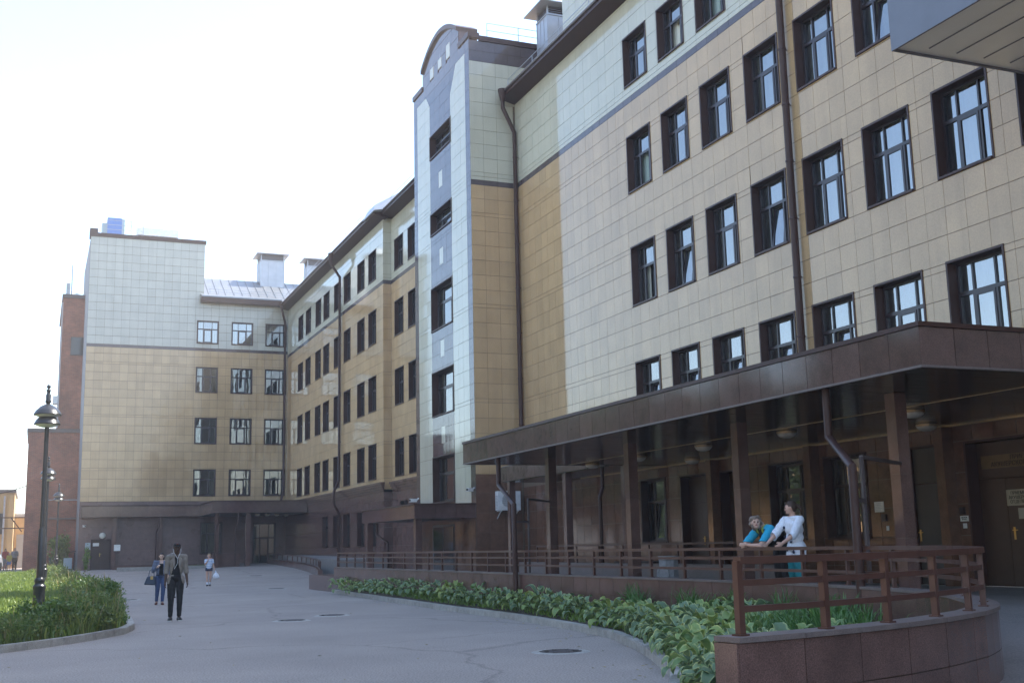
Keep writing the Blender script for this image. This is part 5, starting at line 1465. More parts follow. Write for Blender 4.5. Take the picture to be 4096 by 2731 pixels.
for a, b in zip(P[:-1], P[1:]):
    for z in (25.75, 25.4, 25.05, 24.7): mb = MB(); mb.bar((a[0], a[1], z), (b[0], b[1], z), .03, .03); mb.build("rail", "grey_plastic", t)

# parked car, partly in frame
def car(x, y, rz, label):
    z = gz(x, y); t = thing("parked_car", label, "car", (x, y, z), rz)
    M = T(x, y, z) @ RZ(rz)
    L = [(-2.1, .45), (-2.1, .75), (-2.0, .95), (-1.1, 1.0), (-.45, 1.40), (.9, 1.45), (1.75, 1.05), (2.1, .98), (2.15, .5), (2.0, .25), (-1.95, .25)]
    bm = bmesh.new()
    pr = []
    for w_, k in ((-.85, 1), (.85, 1)):
        ring = [bm.verts.new((w_ * (1 - max(0, zz - .95) * .32), xx, zz)) for xx, zz in L]; pr.append(ring)
    bm.faces.new(pr[0]); bm.faces.new(list(reversed(pr[1])))
    for i in range(len(L)): bm.faces.new([pr[0][i], pr[1][i], pr[1][(i + 1) % len(L)], pr[0][(i + 1) % len(L)]][::-1])
    bmesh.ops.recalc_face_normals(bm, faces=bm.faces)
    bmesh.ops.bevel(bm, geom=bm.edges[:], offset=.05, segments=2, affect='EDGES')
    me = bpy.data.meshes.new("body"); bm.to_mesh(me); bm.free(); me.materials.append(MATS["car_paint"])
    link("body", me, M, t)
    for sx in (-1, 1):
        for sy in (-1.3, 1.3):
            w_ = MB(); Mw = M @ T(sx * .78, sy, .31) @ Matrix.Rotation(R(90), 4, 'Y'); w_.lathe([(.2, -.09), (.31, -.09), (.31, .09), (.2, .09)], (0, 0, 0), 18); wh = w_.build("wheel", "tyre", t, Mw)
            w_ = MB(); w_.lathe([(.001, -.06), (.2, -.07), (.2, .07), (.001, .06)], (0, 0, 0), 14); w_.build("rim", "alloy", wh, Mw)
        q = MB(); q.box(sx * .72 - .12, sx * .72 + .12, -2.13, -2.06, .72, .92); q.build("tail_light", "tail_light", t, M)
    q = MB(); q.hexa([(-.6, -1.14, .99), (.6, -1.14, .99), (.6, -1.1, .97), (-.6, -1.1, .97), (-.55, -.47, 1.40), (.55, -.47, 1.40), (.55, -.43, 1.36), (-.55, -.43, 1.36)]); q.build("rear_window", "car_glass", t, M)
    q = MB(); q.box(-.26, .26, -2.125, -2.1, .55, .66); q.build("number_plate", "paper", t, M)
car(-3.35, 96, R(-12), "pale silver car cut off by the left edge, red tail light showing")

# ================================================================== off-frame surroundings that the polished walls mirror, plus an added sky blocker
def tree(x, y, h, r, label, n=8000, mtl="tree_leaf"):
    t = thing("tree", label, "tree", (x, y, 0), group="tall trees across the road left of the picture")
    mb = MB(); mb.tube([(x, y, -.1), (x + .1, y, h * .3), (x - .05, y + .1, h * .62)], [.26, .2, .09], 9)
    cs = []
    for i in range(13):
        a = random.uniform(0, 6.28); rr = r * random.uniform(.25, .75); zz = h * random.uniform(.22, .88)
        c = (x + rr * math.cos(a), y + rr * math.sin(a), zz)
        cs.append((c, (r * random.uniform(.35, .5), r * random.uniform(.35, .5), h * random.uniform(.09, .15)), 1))
        mb.tube([(x, y, h * random.uniform(.25, .5)), c], [.08, .02], 5)
    mb.build("trunk", "bark", t)
    link("crown", leaf_cloud("crown", cs, n, .36, mtl, .2), I4, t)
random.seed(5)
for (x, y, h) in ((-9.5, 14, 13), (-11, 22, 15), (-10, 31, 13.5), (-12.5, 40, 15), (-11, 51, 13), (-13, 63, 15), (-14, 76, 14), (-8, 4, 13), (-15, 92, 15), (-17, 18, 12), (-18, 27, 13), (-17, 36, 12), (-19, 46, 13), (-18, 57, 12), (-20, 69, 13), (-11, 84, 14), (-12, 98, 15), (-10.5, 106, 14), (-13, 114, 15), (-12, 124, 14), (-19, 82, 14), (-21, 97, 15), (-20, 110, 15), (-13, 134, 15)):
    tree(x, y, h, 3.9, "broad green tree across the road, seen mirrored in the polished facade")
sb = building_box("offframe_building", "low sunlit building across the road, seen mirrored in the granite", -52, -38, 4, 120, 0, 10.5, "sunlit_wall", "roof_brown")
for i in range(22):
    y = 10 + i * 3.9
    for z in (1.2, 4.8):
        mb = MB(); mb.box(-38.02, -37.94, y, y + 1.6, z, z + 2.0); w_ = mb.build("window", "frame_dark", sb)

bb = building_box("offframe_building", "added unseen building behind the viewpoint that blocks low sky from the far wing", -30, 34, -60, -48, 0, 7, "sunlit_wall", "roof_brown")  # added out of view to keep low sky out of the far wing's reflections
for i in range(14):
    for z in (1.2, 4.2):
        mb = MB(); mb.box(-28 + i * 4.2, -26.3 + i * 4.2, -47.99, -47.9, z, z + 1.8); mb.build("window", "frame_dark", bb)

# ================================================================== PEOPLE
class Fig:
    """limbs and masses kept as primitives, fused into one skin by a voxel remesh"""
    def __init__(s): s.p = []
    def cap(s, a, b, ra, rb, reg): s.p.append(("c", Vector(a), Vector(b), ra, rb, reg))
    def ell(s, c, r, reg, rot=None): s.p.append(("e", Vector(c), Vector(r), rot or Matrix.Identity(3), 0, reg))
    def mb(s):
        m = MB()
        for q in s.p:
            if q[0] == "e": m.ball(q[1], tuple(q[2]), 14, 10, 0, q[3].to_4x4())
            else:
                a, b, ra, rb = q[1], q[2], q[3], q[4]; d = (b - a).normalized() if (b - a).length > 1e-6 else Vector((0, 0, 1))
                pts = []; rs = []
                for k in range(4): t = math.pi / 2 * k / 4; pts.append(a - d * ra * math.cos(t)); rs.append(max(.0005, ra * math.sin(t)))
                pts += [a, b]; rs += [ra, rb]
                for k in range(1, 5): t = math.pi / 2 * k / 4; pts.append(b + d * rb * math.sin(t)); rs.append(max(.0005, rb * math.cos(t)))
                m.tube(pts, rs, 12)
        return m
    def dist(s, P):
        best = np.full(len(P), 9e9); reg = np.zeros(len(P), int)
        for i, q in enumerate(s.p):
            if q[0] == "e":
                L = (P - np.array(q[1])) @ np.array(q[3])
                k = np.linalg.norm(L / np.array(q[2]), axis=1); d = (k - 1) * min(q[2])
            else:
                a, b = np.array(q[1]), np.array(q[2]); ab = b - a
                t = np.clip(((P - a) @ ab) / max(ab @ ab, 1e-9), 0, 1)
                d = np.linalg.norm(P - (a + t[:, None] * ab), axis=1) - (q[3] + (q[4] - q[3]) * t)
            m = d < best; best[m] = d[m]; reg[m] = i
        return reg
JOBS = []
def fuse_all():
    tmp = []
    for mb_, vox, it in [j[:3] for j in JOBS]:
        me = mb_.mesh("tmp", "skin_fair"); o = bpy.data.objects.new("tmp", me); COL.objects.link(o)
        m = o.modifiers.new("r", 'REMESH'); m.mode = 'VOXEL'; m.voxel_size = vox; m.adaptivity = 0
        m = o.modifiers.new("s", 'SMOOTH'); m.factor = .5; m.iterations = it
        tmp.append(o)
    dg = bpy.context.evaluated_depsgraph_get()
    out = []
    for o in tmp: out.append(bpy.data.meshes.new_from_object(o.evaluated_get(dg)))
    for o in tmp: bpy.data.objects.remove(o)
    for (mb_, vox, it, cb), me in zip(JOBS, out): cb(me)

def mesh_np(me):
    n = len(me.vertices); V = np.empty(n * 3); me.vertices.foreach_get("co", V); V = V.reshape(-1, 3)
    F = [tuple(p.vertices) for p in me.polygons]
    return V, F

def person(label, loc, rz, H, skin, hair, wear, J=None, lean=0.0, head_yaw=0.0, head_pitch=0.0, vox=.011, width=1.0, hands=True, hairstyle="short", extra=None, head=1.0, group=None, bulk=1.0):
    M = T(*loc) @ RZ(rz)
    root = thing("person", label, "person", loc, rz, group)
    f = Fig(); J = J or {}
    pel = Vector((0, 0, .54)); RL = Matrix.Rotation(R(lean), 3, 'X')
    def up(v): return pel + RL @ (Vector(v) - pel)
    j = {"neck": up((0, .005, .855)), "sL": up((-.108 * width, .005, .812)), "sR": up((.108 * width, .005, .812)),
         "eL": up((-.128 * width, .012, .635)), "eR": up((.128 * width, .012, .635)), "wL": up((-.136 * width, -.02, .49)), "wR": up((.136 * width, -.02, .49)),
         "hL": Vector((-.05, 0, .525)), "hR": Vector((.05, 0, .525)), "kL": Vector((-.055, -.012, .285)), "kR": Vector((.055, -.012, .285)),
         "aL": Vector((-.056, .012, .045)), "aR": Vector((.056, .012, .045))}
    for k, v in J.items(): j[k] = Vector(v)
    b = bulk
    f.ell(up((0, .004, .735)), (.098 * width * b, .064 * b, .10), "chest", RL); f.ell(up((0, -.002, .64)), (.083 * width * b, .06 * b, .085), "abdomen", RL)
    f.ell((0, .004, .55), (.09 * width * b, .068 * b, .07), "pelvis")
    f.cap(j["sL"] * .75 + up((0, .005, .83)) * .25, j["sR"] * .75 + up((0, .005, .83)) * .25, .036, .036, "chest")
    hc = up((0, -.004, .93)) ; hc = j["neck"] + (hc - up((0, .005, .855))) * 1.0
    f.cap(up((0, .008, .82)), j["neck"] + Vector((0, -.002, .03)), .034, .03, "neck")
    for s in "LR":
        f.cap(j["s" + s], j["e" + s], .031 * b, .024 * b, "uarm" + s); f.cap(j["e" + s], j["w" + s], .024 * b, .0155, "farm" + s)
        f.cap(j["h" + s], j["k" + s], .052 * b, .034 * b, "thigh" + s); f.cap(j["k" + s], j["a" + s], .034 * b, .02, "calf" + s)
        a = j["a" + s]; tx = .012 if s == "R" else -.012
        f.cap(a + Vector((0, .014, -.022)), a + Vector((tx, -.085, -.030)), .022, .017, "foot" + s)
        if hands:
            w = j["w" + s]; d = (w - j["e" + s]).normalized()
            inn = Vector((1 if s == "L" else -1, 0, 0)); n = (inn - d * inn.dot(d)).normalized(); l = d.cross(n).normalized()
            if l.y > 0: l = -l
            f.ell(w + d * .026, (.012, .022, .03), "hand" + s, Matrix((n, l, d)).transposed())
            for i in range(4):
                o = l * (.016 - .0105 * i); L_ = (.9, 1.05, 1.0, .8)[i]
                p0 = w + d * .045 + o; p1 = p0 + (d * .9 + n * .25).normalized() * .024 * L_; p2 = p1 + (d * .65 + n * .75).normalized() * .02 * L_
                f.cap(p0, p1, .0058, .0054, "hand" + s); f.cap(p1, p2, .0054, .0045, "hand" + s)
            p0 = w + d * .018 + l * .016; p1 = p0 + (d * .75 + l * .6 + n * .2).normalized() * .026; f.cap(p0, p1, .007, .0062, "hand" + s); f.cap(p1, p1 + (d * .9 + l * .1 + n * .4).normalized() * .018, .006, .005, "hand" + s)
        else:
            w = j["w" + s]; d = (w - j["e" + s]).normalized(); f.cap(w, w + d * .06, .017, .012, "hand" + s)
    RH = Matrix.Rotation(R(head_yaw), 3, 'Z') @ Matrix.Rotation(R(head_pitch), 3, 'X')
    def hd(x, y, z): return hc + RH @ (Vector((x, y, z)) * head)
    hs = head
    f.ell(hd(0, .006, .008), (.043 * hs, .053 * hs, .054 * hs), "head", RH); f.ell(hd(0, -.012, -.03), (.034 * hs, .038 * hs, .036 * hs), "head", RH)
    f.cap(hd(0, -.046, .004), hd(0, -.058, -.016), .0055 * hs, .008 * hs, "head"); f.cap(hd(-.018, -.044, .012), hd(.018, -.044, .012), .008 * hs, .008 * hs, "head")
    f.ell(hd(0, -.046, -.047), (.014 * hs, .01 * hs, .011 * hs), "head", RH)
    for sx in (-1, 1): f.ell(hd(.044 * sx, .002, -.004), (.007 * hs, .013 * hs, .018 * hs), "head", RH); f.ell(hd(.024 * sx, -.034, -.012), (.014 * hs, .012 * hs, .016 * hs), "head", RH)
    # scale to metres
    for i, q in enumerate(f.p):
        if q[0] == "e": f.p[i] = ("e", q[1] * H, q[2] * H, q[3], 0, q[5])
        else: f.p[i] = ("c", q[1] * H, q[2] * H, q[3] * H, q[4] * H, q[5])
    def done(me):
        me.name = "body"; me.materials.clear(); me.materials.append(MATS[skin])
        me.polygons.foreach_set("use_smooth", [True] * len(me.polygons))
        body = link("body", me, M, root)
        V, F = mesh_np(me); Nn = np.empty(len(V) * 3); me.vertices.foreach_get("normal", Nn); Nn = Nn.reshape(-1, 3)
        Fa = np.array([x if len(x) == 4 else (*x, x[-1]) for x in F]); C = V[Fa].mean(1)
        reg = np.array([q[5] for q in f.p])[f.dist(C)]
        for (nm, mtl, regs, off, pred) in wear:
            m = np.isin(reg, list(regs))
            if pred is not None: m &= pred(C / H)
            idx = np.nonzero(m)[0]
            if len(idx) == 0: continue
            used = np.unique(Fa[idx]); mp = -np.ones(len(V), int); mp[used] = np.arange(len(used))
            nz = off * (1 + .35 * np.sin(V[used, 2] * 37 + V[used, 0] * 11) * np.sin(V[used, 1] * 29 + V[used, 2] * 13))
            g = bpy.data.meshes.new(nm); P = V[used] + Nn[used] * nz[:, None]
            g.from_pydata(P.tolist(), [], [tuple(dict.fromkeys(mp[list(F[i])].tolist())) for i in idx]); g.materials.append(MATS[mtl])
            g.polygons.foreach_set("use_smooth", [True] * len(g.polygons)); g.update()
            go = link(nm, g, M, root)
            so = go.modifiers.new("hem", 'SOLIDIFY'); so.thickness = .006; so.offset = 1
    JOBS.append((f.mb(), vox, 3, done))
    # eyes, mouth
    for sx in (-1, 1):
        mb = MB(); p = hd(.0175 * sx, -.0475, .001) * H; mb.ball(p, (.0085 * H * hs, .005 * H * hs, .0045 * H * hs), 8, 6, 0, RH.to_4x4()); mb.build("eye", "hair_black", root, M)
    mb = MB(); mb.ball(hd(0, -.0515, -.0315) * H, (.013 * H * hs, .005 * H * hs, .0035 * H * hs), 8, 6, 0, RH.to_4x4()); mb.build("mouth", "lip" if skin != "skin_dark" else "hair_brown", root, M)
    # hair
    h = Fig()
    def he(x, y, z, rx, ry, rz_): h.ell(hd(x, y, z) * H, Vector((rx, ry, rz_)) * H * hs, "hair", RH)
    if hairstyle in ("short", "long", "pony", "curly", "bun"):
        he(0, .014, .022, .0465, .052, .047); he(0, .03, .0, .044, .036, .048)
        for sx in (-1, 1): he(.034 * sx, .012, .012, .014, .03, .03)
        he(0, -.03, .048, .03, .02, .014)
    if hairstyle == "long":
        he(0, .034, -.035, .046, .026, .055)
        for sx in (-1, 1): he(.04 * sx, .012, -.03, .012, .024, .05)
    if hairstyle == "pony":
        he(0, .062, .012, .016, .016, .016); h.cap(hd(0, .07, .01) * H, hd(0, .095, -.03) * H, .016 * H, .014 * H, "hair"); h.cap(hd(0, .095, -.03) * H, hd(0, .09, -.085) * H, .014 * H, .005 * H, "hair")
    if hairstyle == "curly":
        rr = random.Random(3)
        for i in range(34):
            a = rr.uniform(0, 6.28); z = rr.uniform(-.05, .05); k = math.sqrt(max(0, 1 - (z / .075) ** 2)); x, y = .047 * k * math.cos(a), .014 + .05 * k * math.sin(a)
            if y < -.02 and z < .03: continue
            he(x, y, z, .019, .019, .021)
    if hairstyle == "cap":
        he(0, .008, .030, .0475, .055, .036)
    def hdone(me):
        me.name = "hair"; me.materials.clear(); me.materials.append(MATS[hair]); me.polygons.foreach_set("use_smooth", [True] * len(me.polygons)); link("cap" if hairstyle == "cap" else "hair", me, M, root)
    if h.p: JOBS.append((h.mb(), vox * .8, 2, hdone))
    if extra: extra(root, M, j, H, hd)
    return root
BODY = {"chest", "abdomen", "pelvis"}; UA = {"uarmL", "uarmR"}; FA = {"farmL", "farmR"}; TH = {"thighL", "thighR"}; CA = {"calfL", "calfR"}; FT = {"footL", "footR"}
TORSO = {"chest", "abdomen", "neck"}
below = lambda z: (lambda C: C[:, 2] < z)
above = lambda z: (lambda C: C[:, 2] > z)

# walking man in the grey-brown blazer
def blazer(C):
    front = (C[:, 1] < .01); x = C[:, 0]; z = C[:, 2]
    open_w = np.where(z > .74, .018 + (.84 - z) * .10, .028 + np.abs(.70 - z) * .22)
    return (z > .475) & (z < .838) & ~(front & (np.abs(x + .004) < open_w) & (np.abs(x) < .09))
def sleeve_low(C): return C[:, 2] > .595
def man_extra(root, M, j, H, hd):
    mb = MB()
    mb.lathe([(.060, -.012), (.062, .004), (.058, .02)], hd(0, .006, .022) * H, 20); 
    c = hd(0, -.055, .022) * H
    mb.hexa([c + Vector((-.065, .03, -.004)), c + Vector((.065, .03, -.004)), c + Vector((.05, -.065, -.018)), c + Vector((-.05, -.065, -.018)), c + Vector((-.065, .03, .006)), c + Vector((.065, .03, .006)), c + Vector((.05, -.065, -.008)), c + Vector((-.05, -.065, -.008))][::1])
    mb.build("cap_brim", "cloth_char", root, M)
    mb = MB(); mb.ball(hd(0, -.043, .05) * H, (.035, .014, .02), 10, 6); mb.build("cap_badge", "shoe_brown", root, M)
    mb = MB(); 
    pts = [hd(.048, -.01, -.008) * H, hd(.05, -.035, -.05) * H, Vector((.012, -.075, .80)) * H, Vector((.008, -.086, .73)) * H, Vector((-.03, -.082, .66)) * H]
    mb.tube(pts, .0045, 5); mb.tube([hd(-.048, -.01, -.008) * H, hd(-.045, -.04, -.05) * H, Vector((.006, -.078, .795)) * H], .0045, 5); mb.build("earphone_cord", "white_plastic", root, M)
    for sx, s in ((-1, "L"), (1, "R")):
        a = j["a" + s] * H; mb = MB(); mb.hexa([a + Vector((-.042, .075, -.085)), a + Vector((.042, .075, -.085)), a + Vector((.045 + .02 * sx, -.21, -.085)), a + Vector((-.045 + .02 * sx, -.21, -.085)), a + Vector((-.042, .075, -.058)), a + Vector((.042, .075, -.058)), a + Vector((.045 + .02 * sx, -.21, -.062)), a + Vector((-.045 + .02 * sx, -.21, -.062))][::1]); mb.build("sole", "sole", root, M)
    # lapels
    for sx in (-1, 1):
        mb = MB(); y = -.079
        q = [(sx * .030, -.052, .828), (sx * .066, -.070, .775), (sx * .052, -.079, .742), (sx * .030, -.084, .665), (sx * .020, -.078, .74)]
        v = [Vector(p) * H for p in q]; w = [p + Vector((0, -.008, 0)) for p in v]
        mb.add(v + w, [(0, 1, 2, 3, 4), (9, 8, 7, 6, 5)] + [(i, i + 5, (i + 1) % 5 + 5, (i + 1) % 5) for i in range(5)]); mb.build("lapel", "cloth_blazer", root, M)
    # pocket flap
    mb = MB(); v = Vector((-.062, -.073, .575)) * H; mb.bar(v + Vector((-.06, .02, 0)), v + Vector((.05, -.005, .01)), .012, .035); mb.build("pocket", "cloth_blazer", root, M)
def xm(o): return (lambda C: (C[:, 2] > .595))
person("tall man in a grey blazer, dark cap and black trousers walking down the road", (3.23, 29.43, 0), R(-4), 1.86, "skin_dark", "cloth_char",
       [("top", "cloth_black", TORSO | {"pelvis"}, .008, lambda C: (C[:, 2] > .50) & (C[:, 2] < .805)),
        ("trousers", "cloth_char", TH | CA | {"pelvis"}, .008, lambda C: (C[:, 2] < .555) & (C[:, 2] > .06)),
        ("blazer", "cloth_blazer", BODY | UA | TH | {"farmL", "farmR", "neck"}, .015, lambda C: blazer(C) & ((np.abs(C[:, 0]) < .105) | (C[:, 2] > .60))),
        ("shoe", "shoe_dark", FT, .010, None)],
       J={"aL": (-.062, -.03, .047), "kL": (-.06, -.035, .285), "aR": (.05, .03, .045), "kR": (.05, -.005, .285), "sL": (-.098, .005, .812), "sR": (.098, .005, .812), "eL": (-.122, .015, .64), "eR": (.120, .012, .64), "wL": (-.134, -.01, .50), "wR": (.138, -.015, .50)},
       hairstyle="cap", extra=man_extra, vox=.0095, width=.93, bulk=.95)
# woman with the denim jacket
def open_front(w): return lambda C: ~((C[:, 1] < .005) & (np.abs(C[:, 0]) < w)) & (C[:, 2] > .55)
person("dark haired woman in a denim jacket and jeans carrying a navy handbag", (3.81, 39.0, 0), R(-3), 1.63, "skin_light", "hair_black",
       [("top", "cloth_black", BODY, .008, lambda C: (C[:, 2] > .53) & (C[:, 2] < .79)),
        ("jeans", "denim", TH | CA | {"pelvis"}, .008, lambda C: (C[:, 2] < .56) & (C[:, 2] > .065)),
        ("jacket", "denim_jacket", BODY | UA | FA | {"neck"}, .020, lambda C: ((np.abs(C[:, 0]) > .035) | (C[:, 1] > .0)) & (C[:, 2] > .575) & (C[:, 2] < .838)),
        ("shoe", "shoe_brown", FT, .008, lambda C: C[:, 2] < .04)],
       J={"eL": (-.15, .01, .645), "wL": (-.085, -.09, .72), "aR": (.035, -.06, .045), "kR": (.045, -.045, .285), "aL": (-.07, .06, .05), "kL": (-.06, .0, .285)}, hairstyle="long", vox=.010)
hb = thing("handbag", "navy leather handbag with pale clasp hanging from the woman's arm", "handbag", (3.47, 38.95, .72))
mb = MB(); mb.hexa([Vector(p) for p in ((3.28, 38.78, .64), (3.64, 38.78, .62), (3.64, 38.98, .62), (3.28, 38.98, .64), (3.38, 38.82, .90), (3.62, 38.82, .92), (3.62, 38.94, .92), (3.38, 38.94, .90))]); o = mb.build("bag_body", "leather_navy", hb)
bv = o.modifiers.new("soft", 'BEVEL'); bv.width = .04; bv.segments = 3
mb = MB(); mb.tube([(3.42, 38.87, .90), (3.45, 38.9, 1.06), (3.53, 38.93, 1.12), (3.58, 38.9, 1.03), (3.59, 38.87, .91)], .012, 6); mb.build("strap", "leather_navy", hb)
mb = MB(); mb.box(3.47, 3.55, 38.79, 38.81, .80, .90); mb.build("clasp", "gold", hb)
# person half hidden behind the man
person("grey haired person in dark clothes hidden behind the man in the blazer", (4.74, 44.6, 0), R(0), 1.62, "skin_fair", "hair_grey",
       [("shirt", "cloth_grey", BODY | UA, .012, None), ("trousers", "cloth_char", TH | CA | {"pelvis"}, .012, below(.55)), ("shoe", "shoe_dark", FT, .01, None)], hairstyle="short", vox=.014)
# girl
person("girl in white and blue striped T-shirt and dark shorts, hand at her mouth", (7.52, 55.3, gz(7.52, 55.3)), R(-8), 1.46, "skin_fair", "hair_blond",
       [("shirt", "cloth_stripe", BODY | UA, .012, lambda C: (C[:, 2] > .53) & ((C[:, 2] > .70) | (np.abs(C[:, 0]) < .11)) & (C[:, 2] < .825)),
        ("shorts", "cloth_navy", TH | {"pelvis"}, .012, lambda C: (C[:, 2] > .46) & (C[:, 2] < .56)),
        ("sock", "cloth_white", CA, .005, lambda C: (C[:, 2] < .12)), ("shoe", "shoe_dark", FT, .010, None)],
       J={"eL": (-.115, -.03, .66), "wL": (-.03, -.10, .80), "eR": (.13, .0, .65), "wR": (.165, -.01, .52), "aL": (-.04, -.02, .045), "aR": (.035, .04, .045)}, hairstyle="short", vox=.010, width=.9, head=1.12)
pb = thing("plastic_bag", "white plastic carrier bag in the girl's hand", "bag", (7.85, 55.2, .4))
def bag_done(me):
    me.materials.clear(); me.materials.append(MATS["cloth_white"]); me.polygons.foreach_set("use_smooth", [True] * len(me.polygons)); link("bag_body", me, T(7.83, 55.18, gz(7.5, 55)), pb)
bg = Fig(); bg.ell((0, 0, .46), (.13, .09, .13), "b"); bg.ell((.05, -.03, .41), (.10, .08, .09), "b"); bg.ell((-.06, .02, .43), (.08, .07, .1), "b"); bg.cap((0, 0, .56), (-.04, 0, .70), .05, .02, "b")
JOBS.append((bg.mb(), .02, 1, bag_done))
# nurse leaning on the rail
person("nurse with curly ash hair and turquoise sleeves leaning on the terrace rail", (11.30, 15.98, .60), R(-90), 1.62, "skin_fair", "hair_ash",
       [("tunic", "cloth_turq", {"chest"} | UA, .014, lambda C: C[:, 2] > .60),
        ("vest", "cloth_char", {"abdomen", "pelvis", "chest"}, .018, lambda C: (C[:, 2] < .72) | ((C[:, 1] > -.30) & (np.abs(C[:, 0]) < .06))),
        ("collar", "cloth_lime", {"chest"}, .020, lambda C: (np.abs(C[:, 0]) > .03) & (np.abs(C[:, 0]) < .058) & (C[:, 2] > .69)),
        ("trousers", "cloth_char", TH | CA | {"pelvis"}, .012, below(.58)), ("shoe", "shoe_dark", FT, .01, None)],
       J={"eL": (-.165, -.35, .555), "eR": (.15, -.36, .558), "wL": (-.045, -.425, .575), "wR": (.02, -.44, .572), "kL": (-.05, -.02, .285), "kR": (.05, .0, .285)}, lean=50, head_yaw=62, head_pitch=-8, hairstyle="curly", vox=.0085, bulk=1.12, head=1.06)
# nurse in white
def dots(root, M, j, H, hd):
    for (x, y, z, r_) in ((-.05, -.066, .735, .026), (.06, -.062, .66, .028), (.03, -.07, .60, .026), (-.06, -.058, .645, .024), (.05, -.075, .50, .03), (-.05, -.075, .52, .026)):
        mb = MB(); mb.ball(Vector((x, y - .156 * (z - .54) * .9, z)) * H, (r_, .012, r_), 10, 6); mb.build("flower_print", "cloth_navy", root, M)
person("nurse with dark ponytail in white tunic and teal trousers holding the terrace rail", (11.12, 15.36, .60), R(-90), 1.61, "skin_fair", "hair_brown",
       [("tunic", "cloth_white", BODY | UA | TH | FA | {"neck"}, .020, lambda C: (C[:, 2] > .455) & (C[:, 2] < .835) & ~((C[:, 1] < -.17) & (C[:, 2] < .72))),
        ("trousers", "cloth_teal", TH | CA, .014, below(.47)), ("shoe", "cloth_white", FT, .01, None)],
       J={"eL": (-.135, -.14, .67), "wL": (-.09, -.27, .585), "eR": (.15, -.13, .66), "wR": (.16, -.27, .585)}, lean=5, head_yaw=-40, head_pitch=8, hairstyle="pony", vox=.0085, extra=dots)
# far people at the left edge
person("man in a white T-shirt and dark trousers walking far off by the brick annex", (-.33, 97, gz(0, 97)), R(0), 1.76, "skin_fair", "hair_brown",
       [("shirt", "cloth_white", BODY | UA, .02, above(.55)), ("trousers", "cloth_navy", TH | CA | {"pelvis"}, .014, below(.56)), ("shoe", "shoe_dark", FT, .01, None)], vox=.018, hands=False)
person("distant woman in red top near the left edge", (-1.95, 97, gz(0, 97)), R(20), 1.65, "skin_fair", "hair_black",
       [("shirt", "cloth_red", BODY | UA, .02, above(.53)), ("trousers", "cloth_grey", TH | CA | {"pelvis"}, .014, below(.54)), ("shoe", "shoe_dark", FT, .01, None)], vox=.02, hands=False, hairstyle="long")
person("distant child in yellow top beside the woman in red", (-1.66, 96.4, gz(0, 97)), R(10), 1.3, "skin_fair", "hair_blond",
       [("shirt", "cloth_yellow", BODY | UA, .02, above(.5)), ("shorts", "cloth_blue", TH | {"pelvis"}, .014, lambda C: (C[:, 2] > .33) & (C[:, 2] < .52)), ("shoe", "shoe_dark", FT, .01, None)], vox=.02, hands=False, head=1.15)
person("distant person in grey shirt and long dark skirt by the garage", (-1.31, 97.5, gz(0, 97)), R(-10), 1.68, "skin_fair", "hair_brown",
       [("shirt", "cloth_grey", BODY | UA, .02, above(.55)), ("trousers", "cloth_char", TH | CA | {"pelvis"}, .03, below(.56)), ("shoe", "shoe_dark", FT, .01, None)], vox=.02, hands=False)
person("distant person in blue shirt bending forward behind the nearest lamp post", (.78, 91, gz(0, 91)), R(70), 1.7, "skin_fair", "hair_brown",
       [("shirt", "cloth_blue", BODY | UA, .02, None), ("trousers", "cloth_navy", TH | CA | {"pelvis"}, .014, below(.57)), ("shoe", "shoe_dark", FT, .01, None)], vox=.02, hands=False, lean=70)
fuse_all()
# pushchair by the brick wall
t = thing("pushchair", "dark pushchair standing between the far lamp and the brick wall", "pushchair", (1.55, 89, gz(1.5, 89)))
z = gz(1.5, 89)
mb = MB(); mb.hexa([(1.1, 88.8, z + .45), (1.85, 88.8, z + .45), (1.85, 89.3, z + .45), (1.1, 89.3, z + .45), (1.0, 88.8, z + .85), (1.7, 88.8, z + 1.15), (1.7, 89.3, z + 1.15), (1.0, 89.3, z + .85)]); mb.build("seat", "cloth_navy", t)
mb = MB(); mb.tube([(1.75, 89, z + .9), (2.1, 89, z + 1.2)], .03, 6); mb.tube([(1.1, 89, z + .5), (1.75, 89, z + .15)], .03, 6); mb.tube([(1.8, 89, z + .5), (1.15, 89, z + .15)], .03, 6); mb.build("frame", "white_plastic", t)
for x in (1.15, 1.75):
    mb = MB(); mb.lathe([(.001, -.04), (.15, -.04), (.15, .04), (.001, .04)], (0, 0, 0), 14); mb.build("wheel", "tyre", t, T(x, 89, z + .16) @ Matrix.Rotation(R(90), 4, 'X'))

# ================================================================== WALL UNITS, SIGNS, BIN
def aircon(M, label, w=.82, h=.62, d=.30):
    p = M @ Vector((0, 0, 0)); t = thing("air_conditioner", label, "air conditioner", tuple(p))
    mb = MB(); mb.box(0, w, -d - .12, -.12, 0, h); c = mb.build("case", "white_plastic", t, M)
    mb = MB(); mb.lathe([(.24, 0), (.24, .012), (.20, .016), (.18, .006), (.001, .006)], (0, 0, 0), 22); mb.build("fan_grille", "grey_plastic", c, M @ T(w * .42, -d - .121, h / 2) @ Matrix.Rotation(R(90), 4, 'X'))
    for k in range(7): q = MB(); q.box(w * .42 - .23, w * .42 + .23, -d - .142, -d - .136, h / 2 - .2 + k * .066, h / 2 - .19 + k * .066); q.build("grille_bar", "white_plastic", c, M)
    for k in range(9): q = MB(); q.box(-.006, 0, -d - .09, -.16, .08 + k * .055, .10 + k * .055); q.build("vent_slit", "grey_plastic", c, M)
    for x in (.12, w - .12): q = MB(); q.bar((x, -d - .16, -.02), (x, -.0, -.02), .04, .04); q.bar((x, -d - .1, -.02), (x, 0, -.3), .03, .03); q.build("bracket", "white_plastic", t, M)
